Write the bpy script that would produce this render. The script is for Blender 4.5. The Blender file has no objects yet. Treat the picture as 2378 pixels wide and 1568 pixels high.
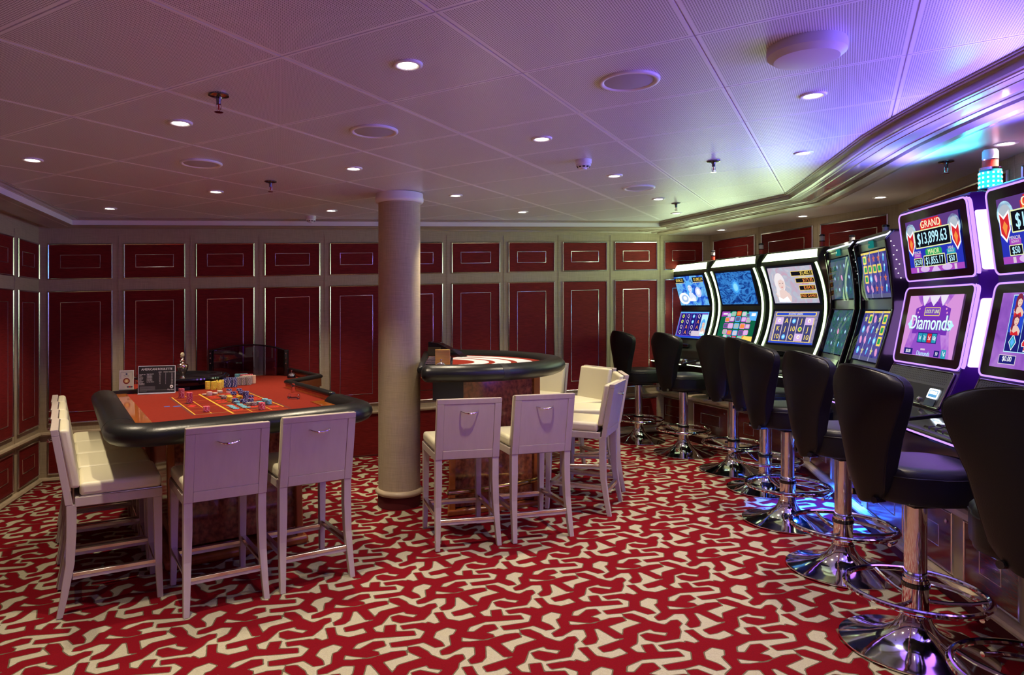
import bpy, bmesh, math, random, json
from mathutils import Vector, Matrix
from mathutils.geometry import delaunay_2d_cdt, tessellate_polygon
random.seed(7)
sc = bpy.context.scene
col = sc.collection
PI = math.pi
# ---------------------------------------------------------------- camera
FPX, PCX, VH, S, EYE = 1554.7, 1060.0, 719.7, 0.0243, 1.5     # focal length in px, principal column, eye level row, deck camber
cam_d = bpy.data.cameras.new('camera'); cam = bpy.data.objects.new('camera', cam_d); col.objects.link(cam)
cam.location = (0, 0, EYE); cam.rotation_euler = (PI/2, 0, 0)
cam_d.sensor_width = 36; cam_d.lens = FPX/2378*36
cam_d.shift_x = (1189-PCX)/2378; cam_d.shift_y = (VH-784)/2378
cam_d.clip_start = 0.02
sc.camera = cam
# ---------------------------------------------------------------- world, exposure
w = bpy.data.worlds.new('world'); sc.world = w; w.use_nodes = True
w.node_tree.nodes['Background'].inputs[0].default_value = (0.55, 0.42, 0.60, 1)
w.node_tree.nodes['Background'].inputs[1].default_value = 0.02
vs = sc.view_settings
vs.view_transform = 'Standard'; vs.look = 'None'; vs.gamma = 1; vs.use_curve_mapping = False
vs.exposure = 0.62
DOWNLIGHT_W, LED_WHITE, LED_PURPLE = 72.0, 3.5, 2.6
GLOW_GREEN, GLOW_PURPLE = 11.0, 12.0
# ---------------------------------------------------------------- maths
def hit(u, p, d):
    """point of the plan line p + s*d seen in photo column u (used to read plan positions off the photo)"""
    a = (u-PCX)/FPX
    return (a*p[1]-p[0])/(d[0]-a*d[1])
def unit(x, y):
    l = math.hypot(x, y); return (x/l, y/l)
# ---------------------------------------------------------------- materials
MATS = {}
def nt(name):
    m = bpy.data.materials.new(name); m.use_nodes = True
    return m, m.node_tree, m.node_tree.nodes['Principled BSDF']
def L(t, a, b): t.links.new(a, b)
def mat(name, c, rough=.5, metal=0., spec=.5, var=0., vscale=(8, 8, 8), bump=0., bscale=(200, 200, 200), coat=0., c2=None, trans=0., ior=1.45, bdist=.002, detail=3):
    if name in MATS: return MATS[name]
    m, t, b = nt(name)
    b.inputs['Base Color'].default_value = (*c, 1); b.inputs['Roughness'].default_value = rough
    b.inputs['Metallic'].default_value = metal; b.inputs['Specular IOR Level'].default_value = spec
    b.inputs['Coat Weight'].default_value = coat; b.inputs['Coat Roughness'].default_value = .08
    b.inputs['Transmission Weight'].default_value = trans; b.inputs['IOR'].default_value = ior
    if var or bump or c2:
        tc = t.nodes.new('ShaderNodeTexCoord')
        def noise(sc_):
            mp = t.nodes.new('ShaderNodeMapping'); mp.inputs['Scale'].default_value = sc_
            n = t.nodes.new('ShaderNodeTexNoise'); n.inputs['Scale'].default_value = 1; n.inputs['Detail'].default_value = detail
            L(t, tc.outputs['Object'], mp.inputs[0]); L(t, mp.outputs[0], n.inputs['Vector']); return n
        if var or c2:
            n = noise(vscale); r = t.nodes.new('ShaderNodeValToRGB')
            r.color_ramp.elements[0].position = .32; r.color_ramp.elements[1].position = .68
            k = 1-var
            r.color_ramp.elements[0].color = (*(x*k for x in c), 1)
            r.color_ramp.elements[1].color = (*(c2 or tuple(min(1, x*(1+var)) for x in c)), 1)
            L(t, n.outputs['Fac'], r.inputs[0]); L(t, r.outputs[0], b.inputs['Base Color'])
        if bump:
            n = noise(bscale); bp = t.nodes.new('ShaderNodeBump'); bp.inputs['Strength'].default_value = bump; bp.inputs['Distance'].default_value = bdist
            L(t, n.outputs['Fac'], bp.inputs['Height']); L(t, bp.outputs[0], b.inputs['Normal'])
    MATS[name] = m; return m
def emis(name, c, s=1.):
    if name in MATS: return MATS[name]
    m = bpy.data.materials.new(name); m.use_nodes = True; t = m.node_tree
    t.nodes.remove(t.nodes['Principled BSDF'])
    e = t.nodes.new('ShaderNodeEmission'); e.inputs[0].default_value = (*c, 1); e.inputs[1].default_value = s
    L(t, e.outputs[0], t.nodes['Material Output'].inputs[0]); MATS[name] = m; return m
def emis_noise(name, cols, scale=(6, 6, 6), s=1., dist=1.5, wave=False):
    """a lit picture: a colour ramp over swirling noise"""
    if name in MATS: return MATS[name]
    m = bpy.data.materials.new(name); m.use_nodes = True; t = m.node_tree
    t.nodes.remove(t.nodes['Principled BSDF'])
    e = t.nodes.new('ShaderNodeEmission'); e.inputs[1].default_value = s*.62
    tc = t.nodes.new('ShaderNodeTexCoord'); mp = t.nodes.new('ShaderNodeMapping'); mp.inputs['Scale'].default_value = scale
    n = t.nodes.new('ShaderNodeTexNoise'); n.inputs['Scale'].default_value = 1; n.inputs['Detail'].default_value = 4; n.inputs['Distortion'].default_value = dist
    r = t.nodes.new('ShaderNodeValToRGB'); el = r.color_ramp.elements
    el[0].position = .25; el[1].position = .75
    while len(el) < len(cols): el.new(.5)
    for i, c in enumerate(cols):
        el[i].position = .27+.46*i/(len(cols)-1); el[i].color = (*c, 1)
    L(t, tc.outputs['Object'], mp.inputs[0]); L(t, mp.outputs[0], n.inputs['Vector']); L(t, n.outputs['Fac'], r.inputs[0])
    L(t, r.outputs[0], e.inputs[0]); L(t, e.outputs[0], t.nodes['Material Output'].inputs[0]); MATS[name] = m; return m
CHROME = mat('chrome', (.80, .79, .80), .07, 1)
STEEL = mat('polished steel trim', (.72, .70, .72), .20, 1)
BRASS = mat('brass', (.62, .42, .14), .14, 1)
BLACKL = mat('black leather', (.007, .007, .008), .42, spec=.35, bump=.35, bscale=(240, 240, 240), bdist=.0012)
BLACKP = mat('black padded vinyl rail', (.010, .011, .011), .33, bump=.4, bscale=(130, 130, 130), bdist=.0015)
BLACKG = mat('gloss black plastic', (.010, .010, .013), .09, coat=.6)
BLACKM = mat('matt black', (.018, .018, .020), .5)
DGREY = mat('dark grey plastic', (.07, .075, .075), .4)
CREAML = mat('cream leather', (.70, .66, .48), .42, bump=.25, bscale=(300, 300, 300), bdist=.001)
PALEW = mat('limed wood', (.50, .43, .385), .42, var=.035, vscale=(40, 40, 3), bump=.1, bscale=(160, 160, 8))
PALEW2 = mat('pale oak moulding', (.50, .40, .28), .38, var=.12, vscale=(14, 14, 60))
CORNW = mat('cornice wood', (.40, .32, .24), .26, var=.08, vscale=(3, 3, 40), coat=.3)
WHITEP = mat('white painted metal', (.78, .77, .80), .32)
BURL = mat('burl walnut veneer', (.10, .028, .014), .16, c2=(.34, .10, .045), vscale=(38, 38, 30), coat=.6, detail=8)
CHERRY = mat('cherry wood', (.36, .10, .022), .25, var=.15, vscale=(18, 18, 3), coat=.4)
FELT = mat('red felt', (.215, .022, .013), .95, spec=.1, var=.08, vscale=(90, 90, 90), bump=.2, bscale=(600, 600, 600))
def thin_glass(name, tint=(1, 1, 1), refl=.10, rough=.02):
    m = bpy.data.materials.new(name); m.use_nodes = True; t = m.node_tree; t.nodes.remove(t.nodes['Principled BSDF'])
    a = t.nodes.new('ShaderNodeBsdfTransparent'); a.inputs[0].default_value = (*tint, 1)
    g = t.nodes.new('ShaderNodeBsdfGlossy'); g.inputs['Roughness'].default_value = rough
    lw = t.nodes.new('ShaderNodeLayerWeight'); lw.inputs[0].default_value = refl*2.5
    mx = t.nodes.new('ShaderNodeMixShader'); L(t, lw.outputs['Fresnel'], mx.inputs[0]); L(t, a.outputs[0], mx.inputs[1]); L(t, g.outputs[0], mx.inputs[2])
    L(t, mx.outputs[0], t.nodes['Material Output'].inputs[0]); MATS[name] = m; return m
def weave(name, c, k=.16, scale=420):
    m, t, b = nt(name); tc = t.nodes.new('ShaderNodeTexCoord')
    ns = []
    for s_ in ((scale, scale, 9), (9, 9, scale)):
        mp = t.nodes.new('ShaderNodeMapping'); mp.inputs['Scale'].default_value = s_
        n = t.nodes.new('ShaderNodeTexNoise'); n.inputs['Scale'].default_value = 1; n.inputs['Detail'].default_value = 2
        L(t, tc.outputs['Object'], mp.inputs[0]); L(t, mp.outputs[0], n.inputs['Vector']); ns.append(n)
    ad = t.nodes.new('ShaderNodeMath'); ad.operation = 'ADD'; L(t, ns[0].outputs['Fac'], ad.inputs[0]); L(t, ns[1].outputs['Fac'], ad.inputs[1])
    r = t.nodes.new('ShaderNodeMapRange'); r.inputs[1].default_value = .75; r.inputs[2].default_value = 1.25; r.inputs[3].default_value = 1-k*1.4; r.inputs[4].default_value = 1+k*1.4
    L(t, ad.outputs[0], r.inputs[0])
    mx = t.nodes.new('ShaderNodeVectorMath'); mx.operation = 'SCALE'; mx.inputs[0].default_value = c
    L(t, r.outputs[0], mx.inputs['Scale']); L(t, mx.outputs[0], b.inputs['Base Color'])
    bp = t.nodes.new('ShaderNodeBump'); bp.inputs['Strength'].default_value = .35; bp.inputs['Distance'].default_value = .0012
    L(t, ad.outputs[0], bp.inputs['Height']); L(t, bp.outputs[0], b.inputs['Normal'])
    b.inputs['Roughness'].default_value = .65; b.inputs['Specular IOR Level'].default_value = .2
    MATS[name] = m; return m
FABRIC = weave('woven beige wallcovering', (.46, .38, .265), .10, 420)
def grass(name, c):
    return mat(name, c, .62, var=.34, vscale=(14, 14, 420), bump=.4, bscale=(10, 10, 500), coat=.0, spec=.22)
REDP = grass('red grasscloth panel', (.185, .0115, .012))
# ---------------------------------------------------------------- mesh builder
class MB:
    def __init__(s): s.v = []; s.f = []; s.m = []; s.mats = []
    def mi(s, m):
        if m not in s.mats: s.mats.append(m)
        return s.mats.index(m)
    def add(s, v, f, m=None):
        k = len(s.v); i = s.mi(m) if m else 0
        s.v += [tuple(p) for p in v]; s.f += [tuple(k+j for j in q) for q in f]; s.m += [i]*len(f); return s
    def hexa(s, p, m=None):
        """8 corners: bottom ring then top ring"""
        return s.add(p, [(3, 2, 1, 0), (4, 5, 6, 7), (0, 1, 5, 4), (1, 2, 6, 5), (2, 3, 7, 6), (3, 0, 4, 7)], m)
    def box(s, x0, x1, y0, y1, z0, z1, m=None):
        return s.hexa([(x0, y0, z0), (x1, y0, z0), (x1, y1, z0), (x0, y1, z0), (x0, y0, z1), (x1, y0, z1), (x1, y1, z1), (x0, y1, z1)], m)
    def prism(s, poly, f0, f1, m=None):
        """poly [(a,b)], f0/f1 map (a,b) to 3d"""
        n = len(poly); v = [f0(*p) for p in poly]+[f1(*p) for p in poly]
        s.add(v, [tuple(range(n))[::-1], tuple(range(n, 2*n))]+[(i, (i+1) % n, n+(i+1) % n, n+i) for i in range(n)], m); return s
    def lathe(s, prof, n=32, c=(0, 0), m=None, a0=0., a1=2*PI, cap=True):
        full = abs(a1-a0-2*PI) < 1e-6; k = n if full else n+1
        v = [(c[0]+r*math.cos(a0+(a1-a0)*i/n), c[1]+r*math.sin(a0+(a1-a0)*i/n), z) for r, z in prof for i in range(k)]
        f = []
        for j in range(len(prof)-1):
            for i in range(n):
                i2 = (i+1) % k
                f.append((j*k+i, j*k+i2, (j+1)*k+i2, (j+1)*k+i))
        s.add(v, f, m)
        if cap and full:
            for j, fl in ((0, 1), (len(prof)-1, 0)):
                if prof[j][0] > 1e-5:
                    q = [(c[0]+prof[j][0]*math.cos(2*PI*i/n), c[1]+prof[j][0]*math.sin(2*PI*i/n), prof[j][1]) for i in range(n)]
                    s.add(q, [tuple(range(n))[::-1] if fl else tuple(range(n))], m)
        return s
    def tube(s, path, r, n=10, closed=False, m=None, sq=None):
        P = [Vector(p) for p in path]; N = len(P); rings = []
        R = r if isinstance(r, (list, tuple)) else [r]*N
        up = Vector((0, 0, 1)); pn = None
        for i in range(N):
            a = P[(i-1) % N] if (closed or i > 0) else P[i]; b = P[(i+1) % N] if (closed or i < N-1) else P[i]
            t = (b-a).normalized()
            if pn is None:
                pn = t.cross(up if abs(t.z) < .9 else Vector((1, 0, 0))).normalized()
            else:
                pn = (pn-t*pn.dot(t)).normalized()
            bn = t.cross(pn)
            rings.append([P[i]+(pn*math.cos(2*PI*k/n)+bn*math.sin(2*PI*k/n))*R[i] for k in range(n)])
        v = [q for rg in rings for q in rg]; f = []
        for i in range(N if closed else N-1):
            j = (i+1) % N
            f += [(i*n+k, i*n+(k+1) % n, j*n+(k+1) % n, j*n+k) for k in range(n)]
        if not closed: f += [tuple(range(n))[::-1], tuple((N-1)*n+k for k in range(n))]
        return s.add(v, f, m)
    def build(s, name, m=None, parent=None, loc=(0, 0, 0), rz=0., smooth=False, bevel=0., seg=2, angle=35, subsurf=0):
        me = bpy.data.meshes.new(name); me.from_pydata(s.v, [], s.f)
        for k in (s.mats or [m]): me.materials.append(k or m)
        if len(s.mats) > 1: me.polygons.foreach_set('material_index', s.m)
        bm = bmesh.new(); bm.from_mesh(me); bmesh.ops.remove_doubles(bm, verts=bm.verts, dist=1e-6)
        bmesh.ops.recalc_face_normals(bm, faces=bm.faces); bm.to_mesh(me); bm.free()
        if smooth:
            me.polygons.foreach_set('use_smooth', [True]*len(me.polygons))
            me.set_sharp_from_angle(angle=math.radians(angle))
        me.update()
        o = bpy.data.objects.new(name, me); col.objects.link(o); o.location = loc; o.rotation_euler = (0, 0, rz)
        if parent: o.parent = parent
        if bevel:
            b = o.modifiers.new('bevel', 'BEVEL'); b.width = bevel; b.segments = seg; b.limit_method = 'ANGLE'; b.angle_limit = math.radians(30)
        if subsurf:
            b = o.modifiers.new('sub', 'SUBSURF'); b.levels = b.render_levels = subsurf
        return o
def tag(o, label, cat, group=None):
    o['label'] = label; o['category'] = cat
    if group: o['group'] = group
    return o
def structure(o): o['kind'] = 'structure'; return o
def thing(name, label, cat, x, y, h=0., rz=0., group=None):
    """an empty standing at plan position x, y, h above the deck"""
    o = bpy.data.objects.new(name, None); col.objects.link(o); o.empty_display_size = .1
    o.location = (x, y, S*x+h); o.rotation_euler = (0, 0, rz)
    return tag(o, label, cat, group)
def dup(o, parent=None):
    c = o.copy(); col.objects.link(c); c.parent = parent
    for ch in list(o.children): dup(ch, c)
    return c
def place(o, x, y, h, rz, label, group=None):
    o.location = (x, y, S*x+h); o.rotation_euler = (0, 0, rz); o['label'] = label
    if group: o['group'] = group
    return o
_tc = {}
def text_geo(s, size=1., spacing=1.):
    """vertices and faces of a line of text, centred, unit height = size"""
    k = (s, spacing)
    if k not in _tc:
        c = bpy.data.curves.new('t', 'FONT'); c.body = s; c.size = 1; c.align_x = 'CENTER'; c.align_y = 'CENTER'; c.space_character = spacing
        c.resolution_u = 3
        o = bpy.data.objects.new('t', c); col.objects.link(o)
        dg = bpy.context.evaluated_depsgraph_get(); me = bpy.data.meshes.new_from_object(o.evaluated_get(dg))
        _tc[k] = ([tuple(v.co) for v in me.vertices], [tuple(p.vertices) for p in me.polygons])
        bpy.data.objects.remove(o); bpy.data.curves.remove(c); bpy.data.meshes.remove(me)
    v, f = _tc[k]; return [(x*size, y*size) for x, y, z in v], f
class Art:
    """flat shapes laid on a plane: origin o (centre), axes ux, uy, normal n; lifted by layer"""
    def __init__(s, mb, o, ux, uy, n): s.mb, s.o, s.ux, s.uy, s.n = mb, Vector(o), Vector(ux), Vector(uy), Vector(n); s.k = 0
    def p(s, a, b): return s.o+s.ux*a+s.uy*b+s.n*(.00022*s.k)
    def poly(s, pts, m, up=True):
        if up: s.k += 1
        tri = tessellate_polygon([[Vector((a, b, 0)) for a, b in pts]])
        s.mb.add([s.p(a, b) for a, b in pts], [tuple(t) for t in tri], m); return s
    def rect(s, x, y, w, h, m, up=True, sk=0.):
        return s.poly([(x-w/2-sk, y-h/2), (x+w/2-sk, y-h/2), (x+w/2+sk, y+h/2), (x-w/2+sk, y+h/2)], m, up)
    def rrect(s, x, y, w, h, r, m, up=True):
        pts = []
        for cx, cy, a in ((w/2-r, h/2-r, 0), (-w/2+r, h/2-r, 90), (-w/2+r, -h/2+r, 180), (w/2-r, -h/2+r, 270)):
            pts += [(x+cx+r*math.cos(math.radians(a+t)), y+cy+r*math.sin(math.radians(a+t))) for t in (0, 30, 60, 90)]
        return s.poly(pts, m, up)
    def ell(s, x, y, a, b, m, n=20, up=True, rot=0.):
        c, q = math.cos(rot), math.sin(rot)
        return s.poly([(x+a*math.cos(t)*c-b*math.sin(t)*q, y+a*math.cos(t)*q+b*math.sin(t)*c) for t in [2*PI*i/n for i in range(n)]], m, up)
    def star(s, x, y, r, m, n=5, q=.45, up=True):
        return s.poly([(x+(r if i % 2 == 0 else r*q)*math.sin(PI*i/n), y+(r if i % 2 == 0 else r*q)*math.cos(PI*i/n)) for i in range(2*n)], m, up)
    def text(s, t, x, y, size, m, w=1., up=True, spacing=1., left=False):
        if up: s.k += 1
        v, f = text_geo(t, size, spacing)
        if left: x -= min(a for a, b in v)*w
        for q in ((-.016, .016) if size > .012 else (0,)): s.mb.add([s.p(x+a*w+q*size, y+b) for a, b in v], f, m)      # struck twice: bold
        return s
# ================================================================ THE ROOM
SW = .0303                                  # the wall panelling follows a slightly steeper camber
WROW = [(.728, .391), (.287, -.953), (-1.08, -1.417)]       # panel rows, metres from eye level
def wz(x, z): return EYE+z+SW*x
def dz(x, z): return EYE+z+S*x
CL, CB = (-3.863, 6.191), (3.03, 8.0)
bd = unit(CB[0]-CL[0], CB[1]-CL[1])
C2, C3, C4, C5 = (3.80, 5.76), (3.23, 3.85), (2.93, 2.3), (2.80, -2.2)
ld = (.240, -.971)
CLb = (CL[0]+ld[0]*8.64, -2.2)
def wall(name, a, b, mat_=FABRIC, z0=-1.75, z1=.98):
    d = unit(b[0]-a[0], b[1]-a[1]); n = (-d[1]*.06, d[0]*.06)     # outside on the left of a->b
    P = [a, b, (b[0]+n[0], b[1]+n[1]), (a[0]+n[0], a[1]+n[1])]
    o = MB().hexa([(x, y, wz(x, z0)) for x, y in P]+[(x, y, wz(x, z1)) for x, y in P]).build(name, mat_)
    return structure(o)
def ring(mb, f, x0, x1, z0, z1, w, t):
    """mitred rectangular moulding of half round section; f(s, z, out) -> 3d"""
    sec = [(0, 0), (.12*w, .75*t), (.5*w, t), (.88*w, .75*t), (w, 0)]
    c = [(x0, z0, 1, 1), (x1, z0, -1, 1), (x1, z1, -1, -1), (x0, z1, 1, -1)]
    v = [f(x+sx*q, z+sz*q, o_) for x, z, sx, sz in c for q, o_ in sec]
    n = len(sec); fc = []
    for i in range(4):
        j = (i+1) % 4
        fc += [(i*n+k, j*n+k, j*n+k+1, i*n+k+1) for k in range(n-1)]
    mb.add(v, fc)
def panel(par, a, d, n, s0, s1, z0, z1, inl=True, red=REDP, inset=.105, fw=.016):
    """a raised red panel with its chrome frame and inlay; n points into the room"""
    def f(s, z, o):
        x, y = a[0]+d[0]*s, a[1]+d[1]*s
        return (x+n[0]*o, y+n[1]*o, wz(x, z))
    mb = MB(); mb.hexa([f(s0+.01, z0+.01, -.005), f(s1-.01, z0+.01, -.005), f(s1-.01, z0+.01, .008), f(s0+.01, z0+.01, .008),
                        f(s0+.01, z1-.01, -.005), f(s1-.01, z1-.01, -.005), f(s1-.01, z1-.01, .008), f(s0+.01, z1-.01, .008)])
    p = mb.build('wall_panel', red, par)
    fr = MB(); ring(fr, f, s0, s1, z0, z1, fw, .018); fr.build('panel_frame', STEEL, p, smooth=True)
    if inl:
        fi = MB(); ix = min(inset, (s1-s0)*.27); iz = min(inset, (z1-z0)*.34)
        ring(fi, lambda s, z, o: f(s, z, .008+o), s0+ix, s1-ix, z0+iz, z1-iz, .0075, .004); fi.build('inlay_strip', STEEL, p, smooth=True)
    return p
def joint(par, a, d, n, s, z0=-1.43, z1=.80):
    x, y = a[0]+d[0]*s, a[1]+d[1]*s
    b = MB()
    for o in (-.004, .0035):
        q = [(x+d[0]*(o+e)+n[0]*t, y+d[1]*(o+e)+n[1]*t) for e, t in ((-.0025, -.002), (.0025, -.002), (.0025, .004), (-.0025, .004))]
        b.hexa([(px, py, wz(px, z0)) for px, py in q]+[(px, py, wz(px, z1)) for px, py in q])
    return b.build('joint_bead', FABRIC, par)
def sweep(name, path, prof, m, s_=S, par=None, closed=False):
    """prof [(offset to the left of travel, z from eye level)] swept along plan path with mitres"""
    n = len(path); V = []
    for i, p in enumerate(path):
        da = unit(*(path[i][k]-path[i-1][k] for k in (0, 1))) if i > 0 else None
        db = unit(*(path[i+1][k]-path[i][k] for k in (0, 1))) if i < n-1 else None
        da = da or db; db = db or da
        t = unit(da[0]+db[0], da[1]+db[1]); c = t[0]*da[0]+t[1]*da[1]
        nx, ny = -t[1]/c, t[0]/c
        for o, z in prof: x, y = p[0]+nx*o, p[1]+ny*o; V.append((x, y, EYE+z+s_*x))
    k = len(prof)
    F = [(i*k+j, (i+1)*k+j, (i+1)*k+j+1, i*k+j+1) for i in range(n-1) for j in range(k-1)]
    return MB().add(V, F).build(name, m, par)
bn = (bd[1], -bd[0])                     # back wall normal into the room
wb = wall('wall_back', CL, CB)
PX0 = -.08-.0                            # panel lattice along the back wall
xs0 = math.hypot(-3.7915-CL[0], 6.2092-CL[1])
for t in range(11):
    s0 = xs0+t*.6432; s1 = s0+(.552 if t < 10 else .52)
    for r, (zt, zb) in enumerate(WROW):
        if r == 2 and t in (4, 5):       # behind the tables the lowest row is plain red down to the carpet
            panel(wb, CL, bd, bn, s0-.04, s1+.04, -1.55, -1.02, False); continue
        panel(wb, CL, bd, bn, s0, s1, zb, zt)
    if t: joint(wb, CL, bd, bn, s0-.045, -.99 if t in (4, 5, 6) else -1.43)
for nm, z0, z1, o, m_ in (('chair_rail', -1.058, -1.02, .030, PALEW2), ('base_moulding', -1.485, -1.440, .045, PALEW2)):
    for a_, b_ in ((0., xs0+4*.6432-.06), (xs0+5*.6432+.58, 7.1)) if nm == 'base_moulding' else ((0., 7.1),):
        pa, pb = [(CL[0]+bd[0]*q, CL[1]+bd[1]*q) for q in (a_, b_)]
        sweep(nm, [pa, pb], [(0, z0), (-o*.8, z0+.004), (-o, (z0+z1)/2), (-o*.8, z1-.004), (0, z1)], m_, SW, wb)
sweep('carpet_skirting', [CL, CB], [(-.022, -1.60), (-.022, -1.478), (0, -1.478)], mat('dark red carpet skirting', (.09, .006, .008), .9, bump=.4, bscale=(300, 300, 300)), SW, wb)
SKIRT = MATS['dark red carpet skirting']
# crown board above the panels
sweep('crown_board', [CL, CB], [(0, .8455), (-.028, .8455), (-.034, .86), (-.034, .93), (0, .93)], CORNW, .0186, wb)
# left wall
CLn = (CL[0]-ld[0]*.0, CL[1])
wl = wall('wall_left', CLb, CL)
ln = (.971, .240)
ua, ub_, uc = hit(88, CL, ld), hit(38.5, CL, ld), hit(28, CL, ld)
joints = [(ub_+uc)/2]
segs = [(ua, ub_)]+[(uc+i*.643, uc+i*.643+.552) for i in range(9)]
for s0, s1 in segs:
    for zt, zb in WROW: panel(wl, CL, ld, ln, s0, s1, zb, zt)
for s in [(ub_+uc)/2]+[uc-.045+i*.643 for i in range(1, 9)]: joint(wl, CL, ld, ln, s)
for nm, z0, z1, o in (('chair_rail', -1.058, -1.02, .030), ('base_moulding', -1.485, -1.440, .045)):
    sweep(nm, [CLb, CL], [(0, z0), (-o*.8, z0+.004), (-o, (z0+z1)/2), (-o*.8, z1-.004), (0, z1)], PALEW2, SW, wl)
sweep('carpet_skirting', [CLb, CL], [(-.022, -1.62), (-.022, -1.478), (0, -1.478)], SKIRT, SW, wl)
sweep('crown_board', [CLb, CL], [(0, .858), (-.028, .858), (-.05, .872), (-.05, .925), (0, .925)], CORNW, .0186, wl)
# right walls
wr = wall('wall_right', CB, C2); wr2 = wall('wall_right_2', C2, C3); wr3 = wall('wall_right_3', C3, C4); wr4 = wall('wall_right_4', C4, C5)
wf = wall('wall_front', C5, CLb)
def wallpanels(par, a, b, us, rows=WROW[:2]):
    d = unit(b[0]-a[0], b[1]-a[1]); n = (d[1], -d[0])
    for u0, u1 in us:
        for zt, zb in rows: panel(par, a, d, n, hit(u0, a, d), hit(u1, a, d), zb, zt, fw=.02)
    return d, n
d1, n1 = wallpanels(wr, CB, C2, [(1657, 1755), (1768.5, 1890), (1905.5, 2065)])
for u in (1762, 1898): joint(wr, CB, d1, n1, hit(u, CB, d1), -.95)
d2, n2 = wallpanels(wr2, C2, C3, [(2112, 2346)])
joint(wr2, C2, d2, n2, hit(2356, C2, d2), -.95)
d3 = unit(C4[0]-C3[0], C4[1]-C3[1]); n3 = (d3[1], -d3[0])
d4 = unit(C5[0]-C4[0], C5[1]-C4[1]); n4 = (d4[1], -d4[0])
for k in range(2):
    for zt, zb in WROW[:2]: panel(wr3, C3, d3, n3, .05+k*.75, .70+k*.75, zb, zt, fw=.02)
for k in range(6):
    for zt, zb in WROW[:2]: panel(wr4, C4, d4, n4, .05+k*.74, .69+k*.74, zb, zt, fw=.02)
fd = unit(CLb[0]-C5[0], CLb[1]-C5[1]); fn = (fd[1], -fd[0])
for k in range(7):
    for zt, zb in WROW: panel(wf, C5, fd, fn, .1+k*.65, .65+k*.65, zb, zt)
# ---- ceiling: perforated metal tiles on a 30 degree grid
HC = .9107
def ceiling_mat():
    m, t, b = nt('perforated white metal tile')
    tc = t.nodes.new('ShaderNodeTexCoord'); mp = t.nodes.new('ShaderNodeMapping'); mp.vector_type = 'POINT'
    sp = t.nodes.new('ShaderNodeSeparateXYZ'); L(t, tc.outputs['UV'], sp.inputs[0])
    def M(op, a, b_=None, c=None):
        n = t.nodes.new('ShaderNodeMath'); n.operation = op
        for i, q in enumerate((a, b_, c)):
            if q is None: continue
            if isinstance(q, (int, float)): n.inputs[i].default_value = q
            else: L(t, q, n.inputs[i])
        return n.outputs[0]
    # UV is in metres inside the tile, measured from its centre
    pitch = .0078
    r = None
    fx = M('SUBTRACT', M('FRACT', M('DIVIDE', M('ADD', sp.outputs[0], 10), pitch)), .5)
    fy = M('SUBTRACT', M('FRACT', M('DIVIDE', M('ADD', sp.outputs[1], 10), pitch)), .5)
    rr = M('SQRT', M('ADD', M('MULTIPLY', fx, fx), M('MULTIPLY', fy, fy)))
    hole = M('LESS_THAN', rr, .31)
    ina = M('LESS_THAN', M('ABSOLUTE', sp.outputs[0]), .305)
    inb = M('LESS_THAN', M('ABSOLUTE', sp.outputs[1]), .304)
    h = M('MULTIPLY', hole, M('MULTIPLY', ina, inb))
    mx = t.nodes.new('ShaderNodeMix'); mx.data_type = 'RGBA'
    mx.inputs['A'].default_value = (.86, .84, .88, 1); mx.inputs['B'].default_value = (.17, .155, .18, 1)
    L(t, h, mx.inputs['Factor']); L(t, mx.outputs['Result'], b.inputs['Base Color'])
    b.inputs['Roughness'].default_value = .36; b.inputs['Metallic'].default_value = .15; b.inputs['Specular IOR Level'].default_value = .5
    return m
CEILM = ceiling_mat()
FIT = (.70232, .69861, -.42297, 1.640460, .527647)    # grid read off the photo: pitches, origin (unit: ceiling height over the eye) and angle
def ceiling():
    p_, q_ = FIT[0]*HC, FIT[1]*HC; X0, Y0 = FIT[2]*HC, FIT[3]*HC; th = FIT[4]
    c, s = math.cos(th), math.sin(th); g = .0028
    me_v, me_f, uvs, mi = [], [], [], []
    for i in range(-9, 12):
        for j in range(-9, 14):
            def W(a, b_, z):
                x = X0+b_*q_*s-a*p_*c; y = Y0+b_*q_*c+a*p_*s
                return (x, y, EYE+HC+z+S*x)
            cx, cy, _ = W(i+.5, j+.5, 0)
            if not (-5 < cx < 4.4 and -3 < cy < 8.9): continue
            ga, gb = g/p_, g/q_
            k = len(me_v)
            A = [(i+ga, j+gb), (i+1-ga, j+gb), (i+1-ga, j+1-gb), (i+ga, j+1-gb)]
            B = [(i, j), (i+1, j), (i+1, j+1), (i, j+1)]
            me_v += [W(a, b_, 0) for a, b_ in A]+[W(a, b_, .006) for a, b_ in A]+[W(a, b_, .006) for a, b_ in B]
            me_f += [(k, k+1, k+2, k+3)]+[(k+e, k+(e+1) % 4, k+4+(e+1) % 4, k+4+e) for e in range(4)]+[(k+4+e, k+4+(e+1) % 4, k+8+(e+1) % 4, k+8+e) for e in range(4)]
            mi += [0]*5+[1]*4
            loc = [((a-i-.5)*p_, (b_-j-.5)*q_) for a, b_ in A]*2+[((a-i-.5)*p_, (b_-j-.5)*q_) for a, b_ in B]
            for f in me_f[-9:]: uvs += [loc[v-k] for v in f]
    me = bpy.data.meshes.new('ceiling'); me.from_pydata(me_v, [], me_f)
    uv = me.uv_layers.new(name='UVMap')
    uv.data.foreach_set('uv', [c_ for u in uvs for c_ in u])
    me.materials.append(CEILM); me.materials.append(mat('ceiling joint channel', (.62, .57, .58), .5)); me.polygons.foreach_set('material_index', mi)
    o = bpy.data.objects.new('ceiling', me); col.objects.link(o); return structure(o)
ceiling()
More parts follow.
